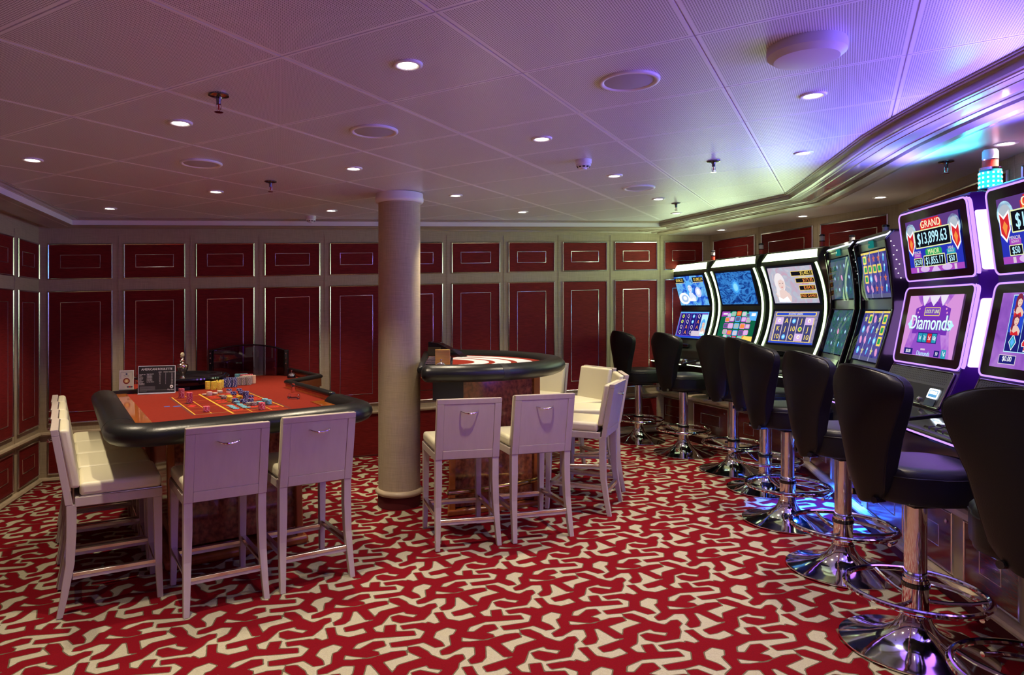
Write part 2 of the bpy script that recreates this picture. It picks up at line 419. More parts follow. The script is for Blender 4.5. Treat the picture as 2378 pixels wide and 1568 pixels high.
# ---- cornices
PB0, PB1 = (-3.41, 6.018), (2.199, 7.281)
bdir = unit(PB1[0]-PB0[0], PB1[1]-PB0[1])
def ext(p, d, s): return (p[0]+d[0]*s, p[1]+d[1]*s)
LP = [(-1.30, -2.2), (-2.95, 4.326), PB0]
back_path = [LP[0], LP[1], PB0, ext(PB1, bdir, 1.0)]
WHITEC = mat('white cove band', (.88, .85, .88), .35)
structure(sweep('trim_1', back_path, [(-.015, .9107), (-.015, .903), (.0, .903), (.0, .898), (.03, .898), (.03, .9107)], CORNW))
structure(sweep('trim_2', back_path, [(.030, .903), (.030, .8955), (.045, .8955), (.052, .8955)], CORNW))
structure(sweep('trim_3', back_path, [(.052, .8975), (.052, .851)], WHITEC))
structure(sweep('trim_4', back_path, [(.052, .853), (.046, .849), (.060, .8455), (.10, .8455), (.105, .842), (.16, .842), (.165, .846), (.25, .846), (.255, .850), (.30, .850), (.30, .86), (.34, .87)], CORNW))
RP = [(1.90, 8.2), (2.756, 5.642), (2.60, 5.02), (2.42, 4.36), (2.246, 3.714), (2.178, 3.351), (2.127, 2.99), (2.071, 2.443), (2.0, 1.2), (1.98, -2.2)]
RP[0] = ext(RP[1], unit(2.199-2.756, 7.281-5.642), 2.5)
structure(sweep('trim_5', RP, [(0, .9107), (0, .904), (.012, .904), (.012, .897), (.030, .897), (.036, .902), (.044, .890), (.044, .862), (.055, .858), (.060, .853), (.075, .853), (.078, .850), (.125, .850), (.128, .846), (.135, .846)], CORNW))
structure(sweep('trim_6', RP, [(.135, .846), (.20, .841), (.215, .838)], mat('glossy cream cornice band', (.55, .47, .42), .12, coat=.8)))
structure(sweep('trim_7', RP, [(.215, .838), (.218, .833), (.235, .833), (.238, .836), (.262, .836), (.266, .845), (.266, .885), (.292, .885), (.292, .846), (.292, .832), (.305, .826), (.33, .815), (.36, .810), (.385, .812), (.392, .818), (.392, .83)], CORNW))
# soffit ceiling over the slot machines
SOFM = mat('soffit panel', (.66, .60, .62), .30, metal=.15)
def offs(path, o):
    out = []
    n = len(path)
    for i, p in enumerate(path):
        da = unit(*(path[i][k]-path[i-1][k] for k in (0, 1))) if i > 0 else unit(*(path[1][k]-path[0][k] for k in (0, 1)))
        db = unit(*(path[i+1][k]-path[i][k] for k in (0, 1))) if i < n-1 else da
        t = unit(da[0]+db[0], da[1]+db[1]); c = t[0]*da[0]+t[1]*da[1]
        out.append((p[0]-t[1]/c*o, p[1]+t[0]/c*o))
    return out
def strip_mesh(name, A, B, z, m):
    tri = tessellate_polygon([[Vector((x, y, 0)) for x, y in A+B[::-1]]])
    return MB().add([(x, y, EYE+z+S*x) for x, y in A+B[::-1]], [tuple(t) for t in tri]).build(name, m)
so = strip_mesh('ceiling_soffit', offs(RP, .389), [(2.6, 8.4), (3.2, 8.2), (3.9, 5.76), (3.3, 3.85), (3.0, 2.3), (2.86, -2.2)], .8175, SOFM); structure(so)
# ---- floor: cut-pile carpet, cream figures with taupe outlines on red, 0.529 m repeat
TILE = .529
CARPET = json.loads('''{"outer":[[[0,0],[0,626],[516,741],[635,807],[635,1124],[615,1151],[489,1190],[0,1230],[0,2619],[1151,2433],[1309,2416],[1349,2447],[1349,2790],[1316,2843],[542,3015],[503,3055],[608,3558],[626,3690],[595,3729],[463,3729],[384,3756],[145,3749],[0,3200],[0,3981],[509,4801],[701,4867],[1256,4973],[1296,4933],[1322,4774],[1362,4708],[1838,4444],[1832,4404],[1627,4206],[1574,4188],[939,4673],[595,4602],[555,4563],[564,4139],[886,3818],[1997,3809],[2050,3842],[2477,4377],[2619,4748],[2954,5012],[2962,5290],[3518,5290],[3491,5197],[3095,4854],[3095,4563],[3134,4523],[3399,4523],[3610,4576],[3844,4854],[3968,5290],[4444,5290],[4616,4662],[4801,4602],[4959,4596],[4981,4563],[4959,4530],[4906,4496],[3558,4170],[3518,4113],[3518,4007],[3544,3928],[3544,3769],[3584,3729],[3928,3729],[4377,3871],[4404,3855],[4523,3346],[4483,3306],[3716,3148],[3610,3156],[3498,3240],[3121,3531],[3095,3716],[3081,4318],[3055,4338],[2711,4364],[2671,4325],[2742,3346],[2711,3289],[2420,3209],[2182,3491],[2136,3478],[2076,3403],[1865,3518],[886,3544],[846,3505],[873,3240],[919,3134],[1468,3112],[1843,2658],[1807,2526],[1521,2063],[1468,2037],[145,2037],[97,1997],[106,1680],[145,1640],[754,1552],[1547,1640],[1596,1600],[1944,1049],[1971,1032],[2341,1032],[2380,1071],[2354,1362],[2284,1547],[2072,1891],[2081,1997],[2292,2420],[2341,2469],[2817,2680],[2949,2698],[3280,2394],[3289,2314],[3068,1971],[2870,1887],[2830,1838],[2724,1124],[2689,1018],[2129,681],[2090,595],[2090,357],[2129,317],[2447,317],[3134,697],[3240,688],[3610,582],[3650,542],[3527,0],[3002,0],[2962,0],[2962,66],[2923,106],[2658,132],[2420,0],[1971,0],[1631,463],[1569,780],[1278,1309],[1230,1349],[1124,1375],[833,1402],[794,1362],[767,1203],[776,992],[1208,357],[1197,331],[198,79],[93,0]],[[3981,0],[4087,443],[4139,476],[4245,476],[4298,458],[4338,384],[4444,0]],[[4959,0],[4840,384],[4832,489],[4906,529],[5171,591],[5290,617],[5290,595],[5290,0]],[[4245,987],[3743,1058],[3584,1058],[3240,1173],[3209,1230],[3306,1547],[3346,1578],[3690,1340],[4219,1067],[4536,1111],[4668,1104],[4721,1129],[4761,1177],[4761,1389],[4523,1627],[4530,1653],[5145,1858],[5131,2261],[5065,2328],[4668,2380],[4616,2354],[4034,1922],[3981,1904],[3769,1975],[3703,2023],[3694,2050],[3906,2394],[3954,2433],[4801,2698],[5290,2619],[5290,1230],[5224,1190],[4695,1084],[4404,979]],[[5250,3130],[4933,3271],[4893,3319],[4814,3716],[4847,3769],[4986,3844],[5290,3976],[5290,3954],[5290,3240],[5290,3141]],[[5092,4849],[5052,4880],[4946,5290],[5145,5290],[5290,5290],[5290,5171],[5246,5065]],[[0,5164],[0,5290],[66,5290],[88,5290]],[[2156,5167],[2076,5184],[1984,5290],[2235,5290],[2414,5290],[2261,5175]]],"inner":[[[0,0],[0,564],[648,723],[688,780],[694,939],[727,959],[882,727],[1102,410],[1078,357],[172,132]],[[2050,0],[1684,489],[1622,807],[1309,1369],[1151,1428],[992,1428],[833,1461],[820,1494],[1494,1587],[1561,1547],[1918,987],[2394,987],[2433,1045],[2407,1389],[2336,1574],[2125,1918],[2134,1971],[2319,2341],[2394,2425],[2896,2645],[3042,2526],[3209,2367],[3218,2314],[3009,1997],[2843,1940],[2786,1891],[2724,1600],[2671,1151],[2627,1045],[2235,829],[2103,741],[2054,674],[2037,331],[2103,264],[2473,264],[3134,626],[3214,635],[3531,547],[3571,516],[3571,436],[3465,0],[3055,0],[3015,0],[3015,93],[2976,150],[2632,185],[2341,0]],[[4060,0],[4038,0],[4047,66],[4139,403],[4166,423],[4245,414],[4294,331],[4382,0]],[[5012,0],[4893,436],[4933,476],[5197,538],[5290,555],[5290,516],[5290,0]],[[3822,1093],[3610,1111],[3319,1208],[3280,1256],[3333,1442],[3372,1481],[3439,1442],[3663,1287],[3994,1124],[4020,1098],[4007,1084]],[[4854,1173],[4814,1203],[4805,1442],[4629,1600],[4642,1633],[5039,1746],[5184,1812],[5211,1944],[5184,2023],[5184,2288],[5145,2354],[5092,2380],[4642,2433],[4007,1975],[3901,1993],[3782,2050],[3879,2235],[4007,2389],[4801,2636],[5290,2566],[5290,1283],[5197,1243]],[[674,1184],[516,1243],[0,1283],[0,2552],[1336,2354],[1402,2420],[1402,2817],[1375,2870],[1309,2910],[780,3015],[600,3081],[582,3161],[688,3690],[648,3774],[119,3826],[79,3769],[0,3465],[0,3901],[168,4113],[520,4721],[622,4787],[1203,4902],[1252,4854],[1278,4721],[1336,4655],[1728,4430],[1719,4377],[1627,4285],[1574,4267],[965,4726],[886,4735],[529,4642],[503,4589],[511,4113],[833,3782],[886,3756],[2023,3756],[2076,3782],[2530,4351],[2671,4721],[3006,4986],[3029,5290],[3465,5290],[3432,5224],[3024,4880],[3042,4536],[3075,4483],[3134,4470],[3425,4470],[3610,4505],[3897,4827],[4029,5290],[4391,5290],[4558,4642],[4616,4585],[4735,4563],[4741,4536],[4668,4496],[3531,4223],[3465,4139],[3465,3981],[3491,3901],[3491,3743],[3558,3677],[3954,3677],[4272,3782],[4351,3782],[4391,3716],[4444,3452],[4430,3379],[4325,3333],[3954,3253],[3690,3200],[3637,3209],[3183,3558],[3148,3743],[3134,4358],[3081,4391],[2896,4391],[2817,4417],[2658,4408],[2619,4351],[2619,4219],[2645,4139],[2645,3796],[2671,3716],[2671,3372],[2632,3324],[2447,3280],[2248,3505],[2156,3571],[2050,3491],[1891,3571],[1574,3571],[1494,3597],[833,3588],[794,3531],[794,3425],[820,3346],[820,3214],[860,3101],[913,3068],[1442,3059],[1772,2658],[1781,2605],[1516,2156],[1442,2090],[93,2090],[40,2056],[53,1653],[86,1600],[198,1561],[701,1508],[774,1468],[708,1203]],[[5145,3236],[4955,3346],[4876,3690],[4906,3738],[5092,3826],[5290,3906],[5290,3875],[5290,3505],[5264,3267],[5224,3218]],[[5092,4992],[5008,5290],[5197,5290],[5290,5290],[5290,5230],[5140,5012]],[[2182,5219],[2063,5290],[2182,5290],[2308,5290]]]}''')
def pile(name, c, k=.10):
    return mat(name, c, .95, spec=.08, var=k, vscale=(170, 170, 170), bump=.5, bscale=(420, 420, 420), bdist=.004)
def floor():
    eps = 1e-6; verts, edges = [(0., 0.), (TILE, 0.), (TILE, TILE), (0., TILE)], [(0, 1), (1, 2), (2, 3), (3, 0)]
    loops = {k: [[(a/1e4, b/1e4) for a, b in l] for l in CARPET[k]] for k in CARPET}
    for k in loops:
        for l in loops[k]:
            n0 = len(verts); verts += l; edges += [(n0+i, n0+(i+1) % len(l)) for i in range(len(l))]
    V, E_, F_ = delaunay_2d_cdt([Vector(v) for v in verts], edges, [], 0, 1e-5)[:3]
    def inside(ls, x, y):
        r = False
        for l in ls:
            for i in range(len(l)):
                (x1, y1), (x2, y2) = l[i], l[(i+1) % len(l)]
                if (y1 > y) != (y2 > y) and x < (y-y1)*(x2-x1)/(y2-y1)+x1: r = not r
        return r
    mi = []
    for f in F_:
        cx = sum(V[i].x for i in f)/len(f); cy = sum(V[i].y for i in f)/len(f)
        mi.append(2 if inside(loops['inner'], cx, cy) else 1 if inside(loops['outer'], cx, cy) else 0)
    b = math.radians(14.75); c, s = math.cos(b), math.sin(b)
    allv, allf, allm = [], [], []
    for i in range(-13, 12):
        for j in range(-12, 14):
            ox, oy = 1.0+i*TILE, 2.8+j*TILE
            x, y = (ox+.26)*c-(oy+.26)*s, (ox+.26)*s+(oy+.26)*c
            if not (-4.9 < x < 4.3 and -2.7 < y < 8.6): continue
            k = len(allv)
            for v in V:
                a_, b_ = ox+v.x, oy+v.y; px = a_*c-b_*s; allv.append((px, a_*s+b_*c, S*px))
            allf += [tuple(k+q for q in f) for f in F_]; allm += mi
    me = bpy.data.meshes.new('floor'); me.from_pydata(allv, [], allf)
    for m_ in (pile('red carpet pile', (.165, .0035, .009)), pile('taupe carpet outline', (.12, .095, .06)), pile('cream carpet pile', (.40, .375, .27))): me.materials.append(m_)
    me.polygons.foreach_set('material_index', allm)
    o = bpy.data.objects.new('floor', me); col.objects.link(o); return structure(o)
floor()
# ---- column
t = thing('column', 'round fabric-wrapped column standing between the two gaming tables', 'column', -.4435, 5.205)
R0 = .162
MB().lathe([(R0, .13), (R0, 2.36)], 64).build('column_shaft', FABRIC, t, smooth=True)
MB().box(-R0-.003, -R0+.006, -.004, .004, .14, 2.36).build('seam', FABRIC, t, rz=.3)
MB().lathe([(R0+.004, .0), (R0+.004, .10)], 64).build('carpet_skirting', SKIRT, t, smooth=True)
MB().lathe([(R0, .088), (R0+.012, .092), (R0+.024, .105), (R0+.024, .118), (R0+.012, .132), (R0, .136)], 64).build('base_ring', PALEW2, t, smooth=True, angle=60)
MB().lathe([(R0, 2.335), (R0+.014, 2.337), (R0+.026, 2.350), (R0+.026, 2.372), (R0+.022, 2.384), (R0+.022, 2.409)], 64).build('top_collar', WHITEP, t, smooth=True, angle=60)
# ================================================================ BAR CHAIRS
def loftq(mb, secs, m=None):
    """square section limb through (x, y, z, half width, half depth)"""
    v = []
    for x, y, z, a, b in secs: v += [(x-a, y-b, z), (x+a, y-b, z), (x+a, y+b, z), (x-a, y+b, z)]
    n = len(secs); f = [(3, 2, 1, 0), tuple((n-1)*4+k for k in range(4))]
    for i in range(n-1): f += [(i*4+k, i*4+(k+1) % 4, (i+1)*4+(k+1) % 4, (i+1)*4+k) for k in range(4)]
    return mb.add(v, f, m)
ZB, ZT = .560, .945
def yb(z): return -.205-.065*(z-ZB)/(ZT-ZB)
def slab(mb, x0, x1, z0, z1, t0, t1, m=None):
    """board lying in the leaning back; t measured backwards from the back face"""
    return mb.hexa([(x0, yb(z0)-t1, z0), (x1, yb(z0)-t1, z0), (x1, yb(z0)-t0, z0), (x0, yb(z0)-t0, z0),
                    (x0, yb(z1)-t1, z1), (x1, yb(z1)-t1, z1), (x1, yb(z1)-t0, z1), (x0, yb(z1)-t0, z1)], m)
def make_chair():
    t = thing('bar_chair', '', 'chair', 0, 0)
    W = .208
    mb = MB(); slab(mb, -W+.045, W-.045, ZB+.055, ZT-.032, 0, .0200)
    for a, b, c, d in ((-W, -W+.0445, ZB, ZT-.0325), (W-.0445, W, ZB, ZT-.0325), (-W+.0455, W-.0455, ZB, ZB+.0545), (-W, W, ZT-.0315, ZT)): slab(mb, a, b, c, d, -.012, .0225)
    mb.build('backrest', PALEW, t, bevel=.0015, seg=1)
    cu = MB(); slab(cu, -W+.006, W-.006, .640, ZT-.004, -.058, -.012); cu.build('back_cushion', CREAML, t, bevel=.016, seg=4, smooth=True)
    pp = MB()
    ring_ = [(-W+.008, .63), (-W+.008, ZT-.006), (W-.008, ZT-.006), (W-.008, .63)]
    pp.tube([(x, yb(z)+.0145, z) for x, z in ring_], .0028, 6); pp.build('piping', STEEL, t)
    hz = .868
    h = [(x, yb(hz)-.0225-.026*(1-(x/.058)**4), hz-.012*(1-(x/.058)**2)) for x in [-.058+.116*i/12 for i in range(13)]]
    MB().tube(h, [.0062-.0022*abs(i-6)/6 for i in range(13)], 8).build('pull_handle', CHROME, t, smooth=True)
    b = MB()
    for x0, x1, y0, y1 in ((-W, -W+.025, -.185, .222), (W-.025, W, -.185, .222), (-W+.025, W-.025, .198, .222), (-W+.025, W-.025, -.185, -.165)): b.box(x0, x1, y0, y1, .548, .594)
    b.box(-W+.01, W-.01, -.18, .21, .588, .592)
    b.build('seat_frame', PALEW, t, bevel=.002, seg=1)
    MB().box(-W+.004, W-.004, -.165, .220, .595, .664).build('seat_cushion', CREAML, t, bevel=.022, seg=4, smooth=True)
    MB().tube([(-W+.005, -.16, .597), (-W+.005, .219, .597), (W-.005, .219, .597), (W-.005, -.16, .597)], .0028, 6).build('piping', STEEL, t)
    for s in (-1, 1):
        loftq(MB(), [(s*(W-.018), .214, 0, .0145, .0145), (s*(W-.021), .205, .2, .0175, .0175), (s*(W-.0225), .200, .548, .0215, .0215)]).build('leg', PALEW, t, bevel=.002, seg=1)
        loftq(MB(), [(s*(W-.008), -.252, 0, .0145, .0145), (s*(W-.013), -.232, .10, .0165, .0170), (s*(W-.019), -.206, .26, .0195, .020), (s*(W-.0225), -.200, .42, .0215, .0225), (s*(W-.0225), -.200, .560, .0215, .023)]).build('leg', PALEW, t, bevel=.002, seg=1)
    for kind, z in (('f', .185), ('b', .180), ('l', .212), ('r', .212)):
        st = MB(); pl = MB()
        if kind in 'fb':
            y = .2055 if kind == 'f' else -.2185
            st.box(-W+.03, W-.03, y-.011, y+.011, z-.032, z); pl.box(-W+.032, W-.032, y-.0135, y+.0135, z-.016, z+.002)
        else:
            x = (W-.0175)*(1 if kind == 'r' else -1)
            st.box(x-.011, x+.011, -.195, .195, z-.032, z); pl.box(x-.0135, x+.0135, -.192, .192, z-.016, z+.002)
        so_ = st.build('stretcher', PALEW, t); pl.build('foot_plate', STEEL, so_, bevel=.001, seg=1)
    return t
chair0 = make_chair(); _cu = [0]
def put_chair(x, y, deg, label, group):
    o = chair0 if not _cu[0] else dup(chair0)
    _cu[0] = 1; return place(o, x, y, 0, math.radians(deg), label, group)
GA, GB, GC = 'cream chairs along the left end of the roulette table', 'cream chairs along the front of the roulette table', 'cream chairs around the curved card table'
for k, lb in enumerate(['nearest cream leather bar chair in the row left of the roulette table',
                        'second cream bar chair from the viewer in the row left of the roulette table',
                        'third cream bar chair from the viewer in the row left of the roulette table',
                        'farthest cream bar chair of the row left of the roulette table, beside the wall']):
    q = .452*k; put_chair(-1.872-.515*q, 3.655+.857*q, -60, lb, GA)
def back_chair(p, q, deg, label, group):
    """p, q: feet of the two rear legs"""
    mx, my = (p[0]+q[0])/2, (p[1]+q[1])/2; a = math.radians(deg)
    put_chair(mx-.252*math.sin(a), my+.252*math.cos(a), deg, label, group)
back_chair((-1.357, 3.323), (-.992, 3.546), 31.5, 'pale wood bar chair seen from behind, left one of two at the roulette table front', GB)
back_chair((-.946, 3.586), (-.581, 3.813), 31.5, 'pale wood bar chair seen from behind, right one of two at the roulette table front', GB)
back_chair((-.132, 4.156), (.285, 4.257), 13.6, 'bar chair seen from behind at the card table, just right of the column', GC)
back_chair((.354, 4.263), (.769, 4.393), 17, 'second bar chair right of the column, seen from behind at the card table', GC)
back_chair((1.084, 4.76), (1.272, 5.164), 65, 'bar chair turned sideways at the right end of the card table, handle in view', GC)
def top_chair(p, q, deg, label, group):
    mx, my = (p[0]+q[0])/2, (p[1]+q[1])/2; a = math.radians(deg)
    put_chair(mx-.28*math.sin(a), my+.28*math.cos(a), deg, label, group)
top_chair((1.385, 5.41), (1.42, 5.81), 84, 'bar chair mostly hidden behind the sideways one at the right end of the card table', GC)
top_chair((1.44, 6.06), (1.24, 6.42), 119, 'cream bar chair facing the viewer behind the right end of the card table', GC)
top_chair((1.125, 6.72), (.80, 7.00), 141, 'cream bar chair facing the viewer half hidden behind the far rail of the card table', GC)

# ================================================================ ROULETTE TABLE
def arc(cx, cy, r, a0, a1, n=8): return [(cx+r*math.cos(math.radians(a0+(a1-a0)*i/n)), cy+r*math.sin(math.radians(a0+(a1-a0)*i/n))) for i in range(n+1)]
def sweep_l(path, prof, m, name, par, caps=True, closed=False, smooth=True):
    """closed section prof [(lateral, z)] along plan path, local coordinates, tapered round ends"""
    n = len(path); mb = MB(); rings = []
    for i, p in enumerate(path):
        a = path[i-1] if (i > 0 or closed) else None; b = path[(i+1) % n] if (i < n-1 or closed) else None
        da = unit(p[0]-a[0], p[1]-a[1]) if a else None; db = unit(b[0]-p[0], b[1]-p[1]) if b else None
        da = da or db; db = db or da; t = unit(da[0]+db[0], da[1]+db[1]); c = max(.5, t[0]*da[0]+t[1]*da[1])
        nx, ny = -t[1]/c, t[0]/c
        rings.append(([(p[0]+nx*o, p[1]+ny*o, z) for o, z in prof], t))
    out = [r for r, _ in rings]
    if caps and not closed:
        zc = sum(z for _, z in prof)/len(prof); rr = max(o for o, _ in prof)
        for end in (0, -1):
            base, t = rings[end]; p = path[end]; sg = -1 if end == 0 else 1
            extra = [[(p[0]+(x-p[0])*math.cos(a)+t[0]*sg*rr*.55*math.sin(a), p[1]+(y-p[1])*math.cos(a)+t[1]*sg*rr*.55*math.sin(a), zc+(z-zc)*math.cos(a)) for x, y, z in base] for a in (math.radians(25), math.radians(50), math.radians(72))]
            out = extra[::-1]+out if end == 0 else out+extra
    k = len(prof); v = [q for r in out for q in r]; N = len(out)
    f = [(i*k+j, ((i+1) % N)*k+j, ((i+1) % N)*k+(j+1) % k, i*k+(j+1) % k) for i in range(N if closed else N-1) for j in range(k)]
    if not closed: f += [tuple(range(k))[::-1], tuple((N-1)*k+j for j in range(k))]
    mb.add(v, f); return mb.build(name, m, par, smooth=smooth, angle=60)
def oval(a, b, zc, n=16): return [(a*math.cos(2*PI*i/n), zc+b*math.sin(2*PI*i/n)) for i in range(n)]
TO, TA, HF = (-1.7012, 3.7570), math.radians(30.3), .905
def tw(x, y): return (TO[0]+x*math.cos(TA)-y*math.sin(TA), TO[1]+x*math.sin(TA)+y*math.cos(TA))
rt = thing('roulette_table', 'large roulette table with red felt, black padded rail and burl wood base', 'table', *TO, 0, 0)
rt.rotation_euler = (Matrix.Rotation(-S, 3, 'Y') @ Matrix.Rotation(TA, 3, 'Z')).to_euler()
rt.location.x += S*HF
railp = [(-.172, 1.66)]+[(-.172, 1.0), (-.172, .4)]+arc(-.002, -.15, .17, 180, 270)+[(.5, -.32)]+arc(.995, -.165, .155, 270, 360)+[(1.15, .06), (1.15, .20)]
sweep_l(railp, oval(.088, .062, .893), BLACKP, 'padded_rail', rt)
for x in (.0, ):
    sweep_l([(-.172, -.03), (-.172, -.032)], oval(.0892, .0632, .893), BLACKM, 'rail_seam', rt, caps=False)
top = [(-.10, -.24), (1.08, -.24), (1.08, .26), (1.12, .30), (1.12, 1.28), (1.48, 1.55), (1.48, 2.52), (.10, 2.52), (-.10, 1.72)]
tb = MB().prism(top, lambda a, b: (a, b, HF-.06), lambda a, b: (a, b, HF-.001), FELT).build('table_top', CHERRY, rt)
fel = MB(); A_ = Art(fel, (0, 0, HF), (1, 0, 0), (0, 1, 0), (0, 0, 1))
A_.poly(top, FELT)
YL, OL, DKR = mat('yellow layout print', (.72, .42, .03), .9), mat('orange layout print', (.75, .26, .03), .9), mat('dark layout shading', (.13, .016, .012), .95)
BKP, RDP, BLP = mat('black layout print', (.03, .018, .015), .9), mat('bright red layout print', (.62, .02, .012), .9), mat('blue layout print', (.05, .12, .5), .9)
def line(x0, y0, x1, y1, w, m):
    dx, dy = unit(x1-x0, y1-y0); A_.poly([(x0-dy*w/2, y0+dx*w/2), (x0+dy*w/2, y0-dx*w/2), (x1+dy*w/2, y1-dx*w/2), (x1-dy*w/2, y1+dx*w/2)], m, False)
A_.k = 2
x0, x1, x2, x3, x4, x5 = .25, .345, .452, .565, .685, .785
y0, y1 = .175, 1.215; yb0, yb1 = .075, 1.285
for a, b, c, d in ((x0-.022, y0-.02, x0, y1+.02), (x0, y0-.022, x2, y0-.002), (x5, yb0-.02, x5+.022, yb1)): A_.poly([(a, b), (c, b), (c, d), (a, d)], DKR, False)
A_.k = 3
line(x0, y0, x0, y1, .007, YL); line(x0, y1, x2, y1, .004, YL); line(x0, y0, x2, y0, .004, YL); line(x1, y0, x1, y1, .006, YL)
line(x2, yb0, x2, yb1, .013, YL); line(x5, yb0+.1, x5, yb1-.06, .007, YL)
for i in range(1, 6): line(x0, y0+(y1-y0)*i/6, x1, y0+(y1-y0)*i/6, .003, OL)
for i in range(1, 3): line(x1, y0+(y1-y0)*i/3, x2, y0+(y1-y0)*i/3, .003, OL)
for i in range(0, 14): line(x2, yb0+(yb1-yb0)*i/13, x5, yb0+(yb1-yb0)*i/13, .005, OL)
for x in (x3, x4): line(x, yb0, x, yb1, .005, YL)
A_.k = 4
nums = 0
for r in range(12):
    for c in range(3):
        nums += 1; n = 36-(r*3+c); cx = (x2+x3)/2+(x3-x2)*c*1.0; cy = yb0+(yb1-yb0)*(r+1.5)/13
        red = n in (1, 3, 5, 7, 9, 12, 14, 16, 18, 19, 21, 23, 25, 27, 30, 32, 34, 36)
        A_.ell(cx, cy, .036, .026, RDP if red else DKR, 12, False); A_.k = 5; A_.text(str(n), cx, cy, .034, BKP, 1, False); A_.k = 4
for i, s_ in enumerate(('1st 12', '2nd 12', '3rd 12')):
    A_.text(s_, (x1+x2)/2, y0+(y1-y0)*(i+.5)/3, .030, BKP, 1, False)
for i, s_ in enumerate(('1-18', 'EVEN', '', '', 'ODD', '19-36')): A_.text(s_ or ' .', (x0+x1)/2, y0+(y1-y0)*(i+.5)/6, .026, BKP, 1, False)
for i, m_ in ((2, RDP), (3, BKP)):
    yy = y0+(y1-y0)*(i+.5)/6; A_.poly([((x0+x1)/2-.03, yy), ((x0+x1)/2, yy-.045), ((x0+x1)/2+.03, yy), ((x0+x1)/2, yy+.045)], m_, False)
A_.ell(.215, .665, .028, .020, BLP, 16, False); A_.rect(.155, .70, .035, .030, BLP, False)
fel.build('felt_layout', FELT, tb)
MB().prism([(-.10, -.24), (-.004, -.24), (-.018, 1.70), (-.10, 1.70)], lambda a, b: (a, b, HF+.001), lambda a, b: (a, b, HF+.006)).build('burl_strip', mat('orange burl, lacquered', (.66, .21, .035), .10, c2=(.40, .09, .012), vscale=(30, 30, 30), coat=.8, detail=8), rt)
MB().prism([(.985, .02), (1.075, -.2), (1.09, .26), (.995, .27)], lambda a, b: (a, b, HF+.001), lambda a, b: (a, b, HF+.006)).build('burl_strip', MATS['orange burl, lacquered'], rt)
# black upstand at the far left, low padded kerb round the chip bay
MB().hexa([(-.115, 1.70, HF), (.44, 1.64, HF), (.44, 1.67, HF), (-.115, 1.73, HF), (-.115, 1.70, HF+.03), (.44, 1.64, HF+.03), (.44, 1.67, HF+.03), (-.115, 1.73, HF+.03)]).build('dealer_edge', BLACKM, rt)
kerb = [(1.135, .24), (1.135, .8), (1.13, 1.27), (1.30, 1.40), (1.49, 1.55), (1.49, 2.0), (1.49, 2.48)]
sweep_l(kerb, [(-.016, HF-.04), (.016, HF-.04), (.016, HF+.030), (-.016, HF+.030)], CHERRY, 'chip_bay_side', rt, smooth=False, caps=False)
sweep_l(kerb, oval(.028, .020, HF+.044, 10), BLACKP, 'low_padded_rail', rt)
# pedestal with legs
pd = MB(); pd.box(.125, .865, .24, 1.5, .10, HF-.06); pd.build('pedestal', BURL, rt, bevel=.006)
for x, y in ((.11, .215), (.88, .215), (.11, 1.52), (.88, 1.52)): MB().box(x-.022, x+.022, y-.022, y+.022, .0, HF-.06).build('corner_post', CHERRY, rt, bevel=.008)
MB().box(.06, .93, .165, 1.57, .0, .055).build('plinth', CHERRY, rt, bevel=.02, seg=3, smooth=True)
MB().box(.05, .94, .15, 1.6, HF-.12, HF-.06).build('apron', CHERRY, rt, bevel=.008)
MB().box(.55, 1.3, 1.5, 2.3, .45, HF-.06).build('wheel_support', BURL, rt, bevel=.01)
# the wheel
WX, WY = .43, 1.96
wx, wy = tw(WX, WY)
wh = thing('roulette_wheel', 'black roulette wheel bowl set on the far end of the red felt table', 'roulette wheel', wx, wy, HF, TA)
wh.location.z = S*wx+HF; wh.scale = (.90, .90, 1.)
MB().lathe([(.0, .020), (.20, .022), (.235, .050), (.30, .072), (.375, .090), (.385, .100), (.405, .104), (.418, .098), (.420, .086), (.395, .070), (.385, .060), (.0, .058)][::1], 72).build('bowl', BLACKG, wh, smooth=True)
MB().lathe([(.33, .001), (.345, .012), (.372, .062), (.372, .070)], 64, cap=False).build('bowl_side', BLACKG, wh, smooth=True, angle=60)
MB().lathe([(.0, .045), (.05, .050), (.13, .036), (.19, .030), (.232, .030)], 64).build('rotor', mat('dark rosewood rotor', (.10, .03, .015), .15, coat=.8), wh, smooth=True)
pk = MB()
for i in range(38):
    a = 2*PI*i/38; pk.add([(r*math.cos(a+e), r*math.sin(a+e), z) for r, z in ((.192, .034), (.228, .038)) for e in (-.075, .075)], [(0, 1, 3, 2)], mat('wheel pocket red', (.35, .01, .01), .3) if i % 2 else BLACKM)
pk.build('number_pockets', BLACKM, wh)
MB().lathe([(.0, .045), (.040, .048), (.042, .056), (.030, .060), (.026, .075), (.019, .085), (.020, .098), (.033, .120), (.048, .150), (.053, .175), (.049, .190), (.024, .197), (.019, .205), (.026, .215), (.026, .224), (.012, .232), (.010, .245), (.020, .252), (.020, .258), (.0, .262)], 32).build('turret', mat('polished nickel and copper', (.80, .66, .55), .10, 1), wh, smooth=True, angle=60)
MB().lathe([(0, .250), (.010, .2535), (.016, .262), (.0185, .272), (.016, .282), (.010, .2895), (0, .292)], 20).build('finial_ball', mat('ivory ball', (.78, .68, .42), .3), wh, smooth=True)
MB().prism([(.06, 1.73), (.44, 1.69), (.60, 1.78), (.70, 1.95), (.66, 2.2), (.1, 2.3)], lambda a, b: (a-WX, b-WY, .0), lambda a, b: (a-WX, b-WY, .052)).build('wheel_box', mat('dark glass panel', (.012, .010, .03), .05, coat=1), wh)
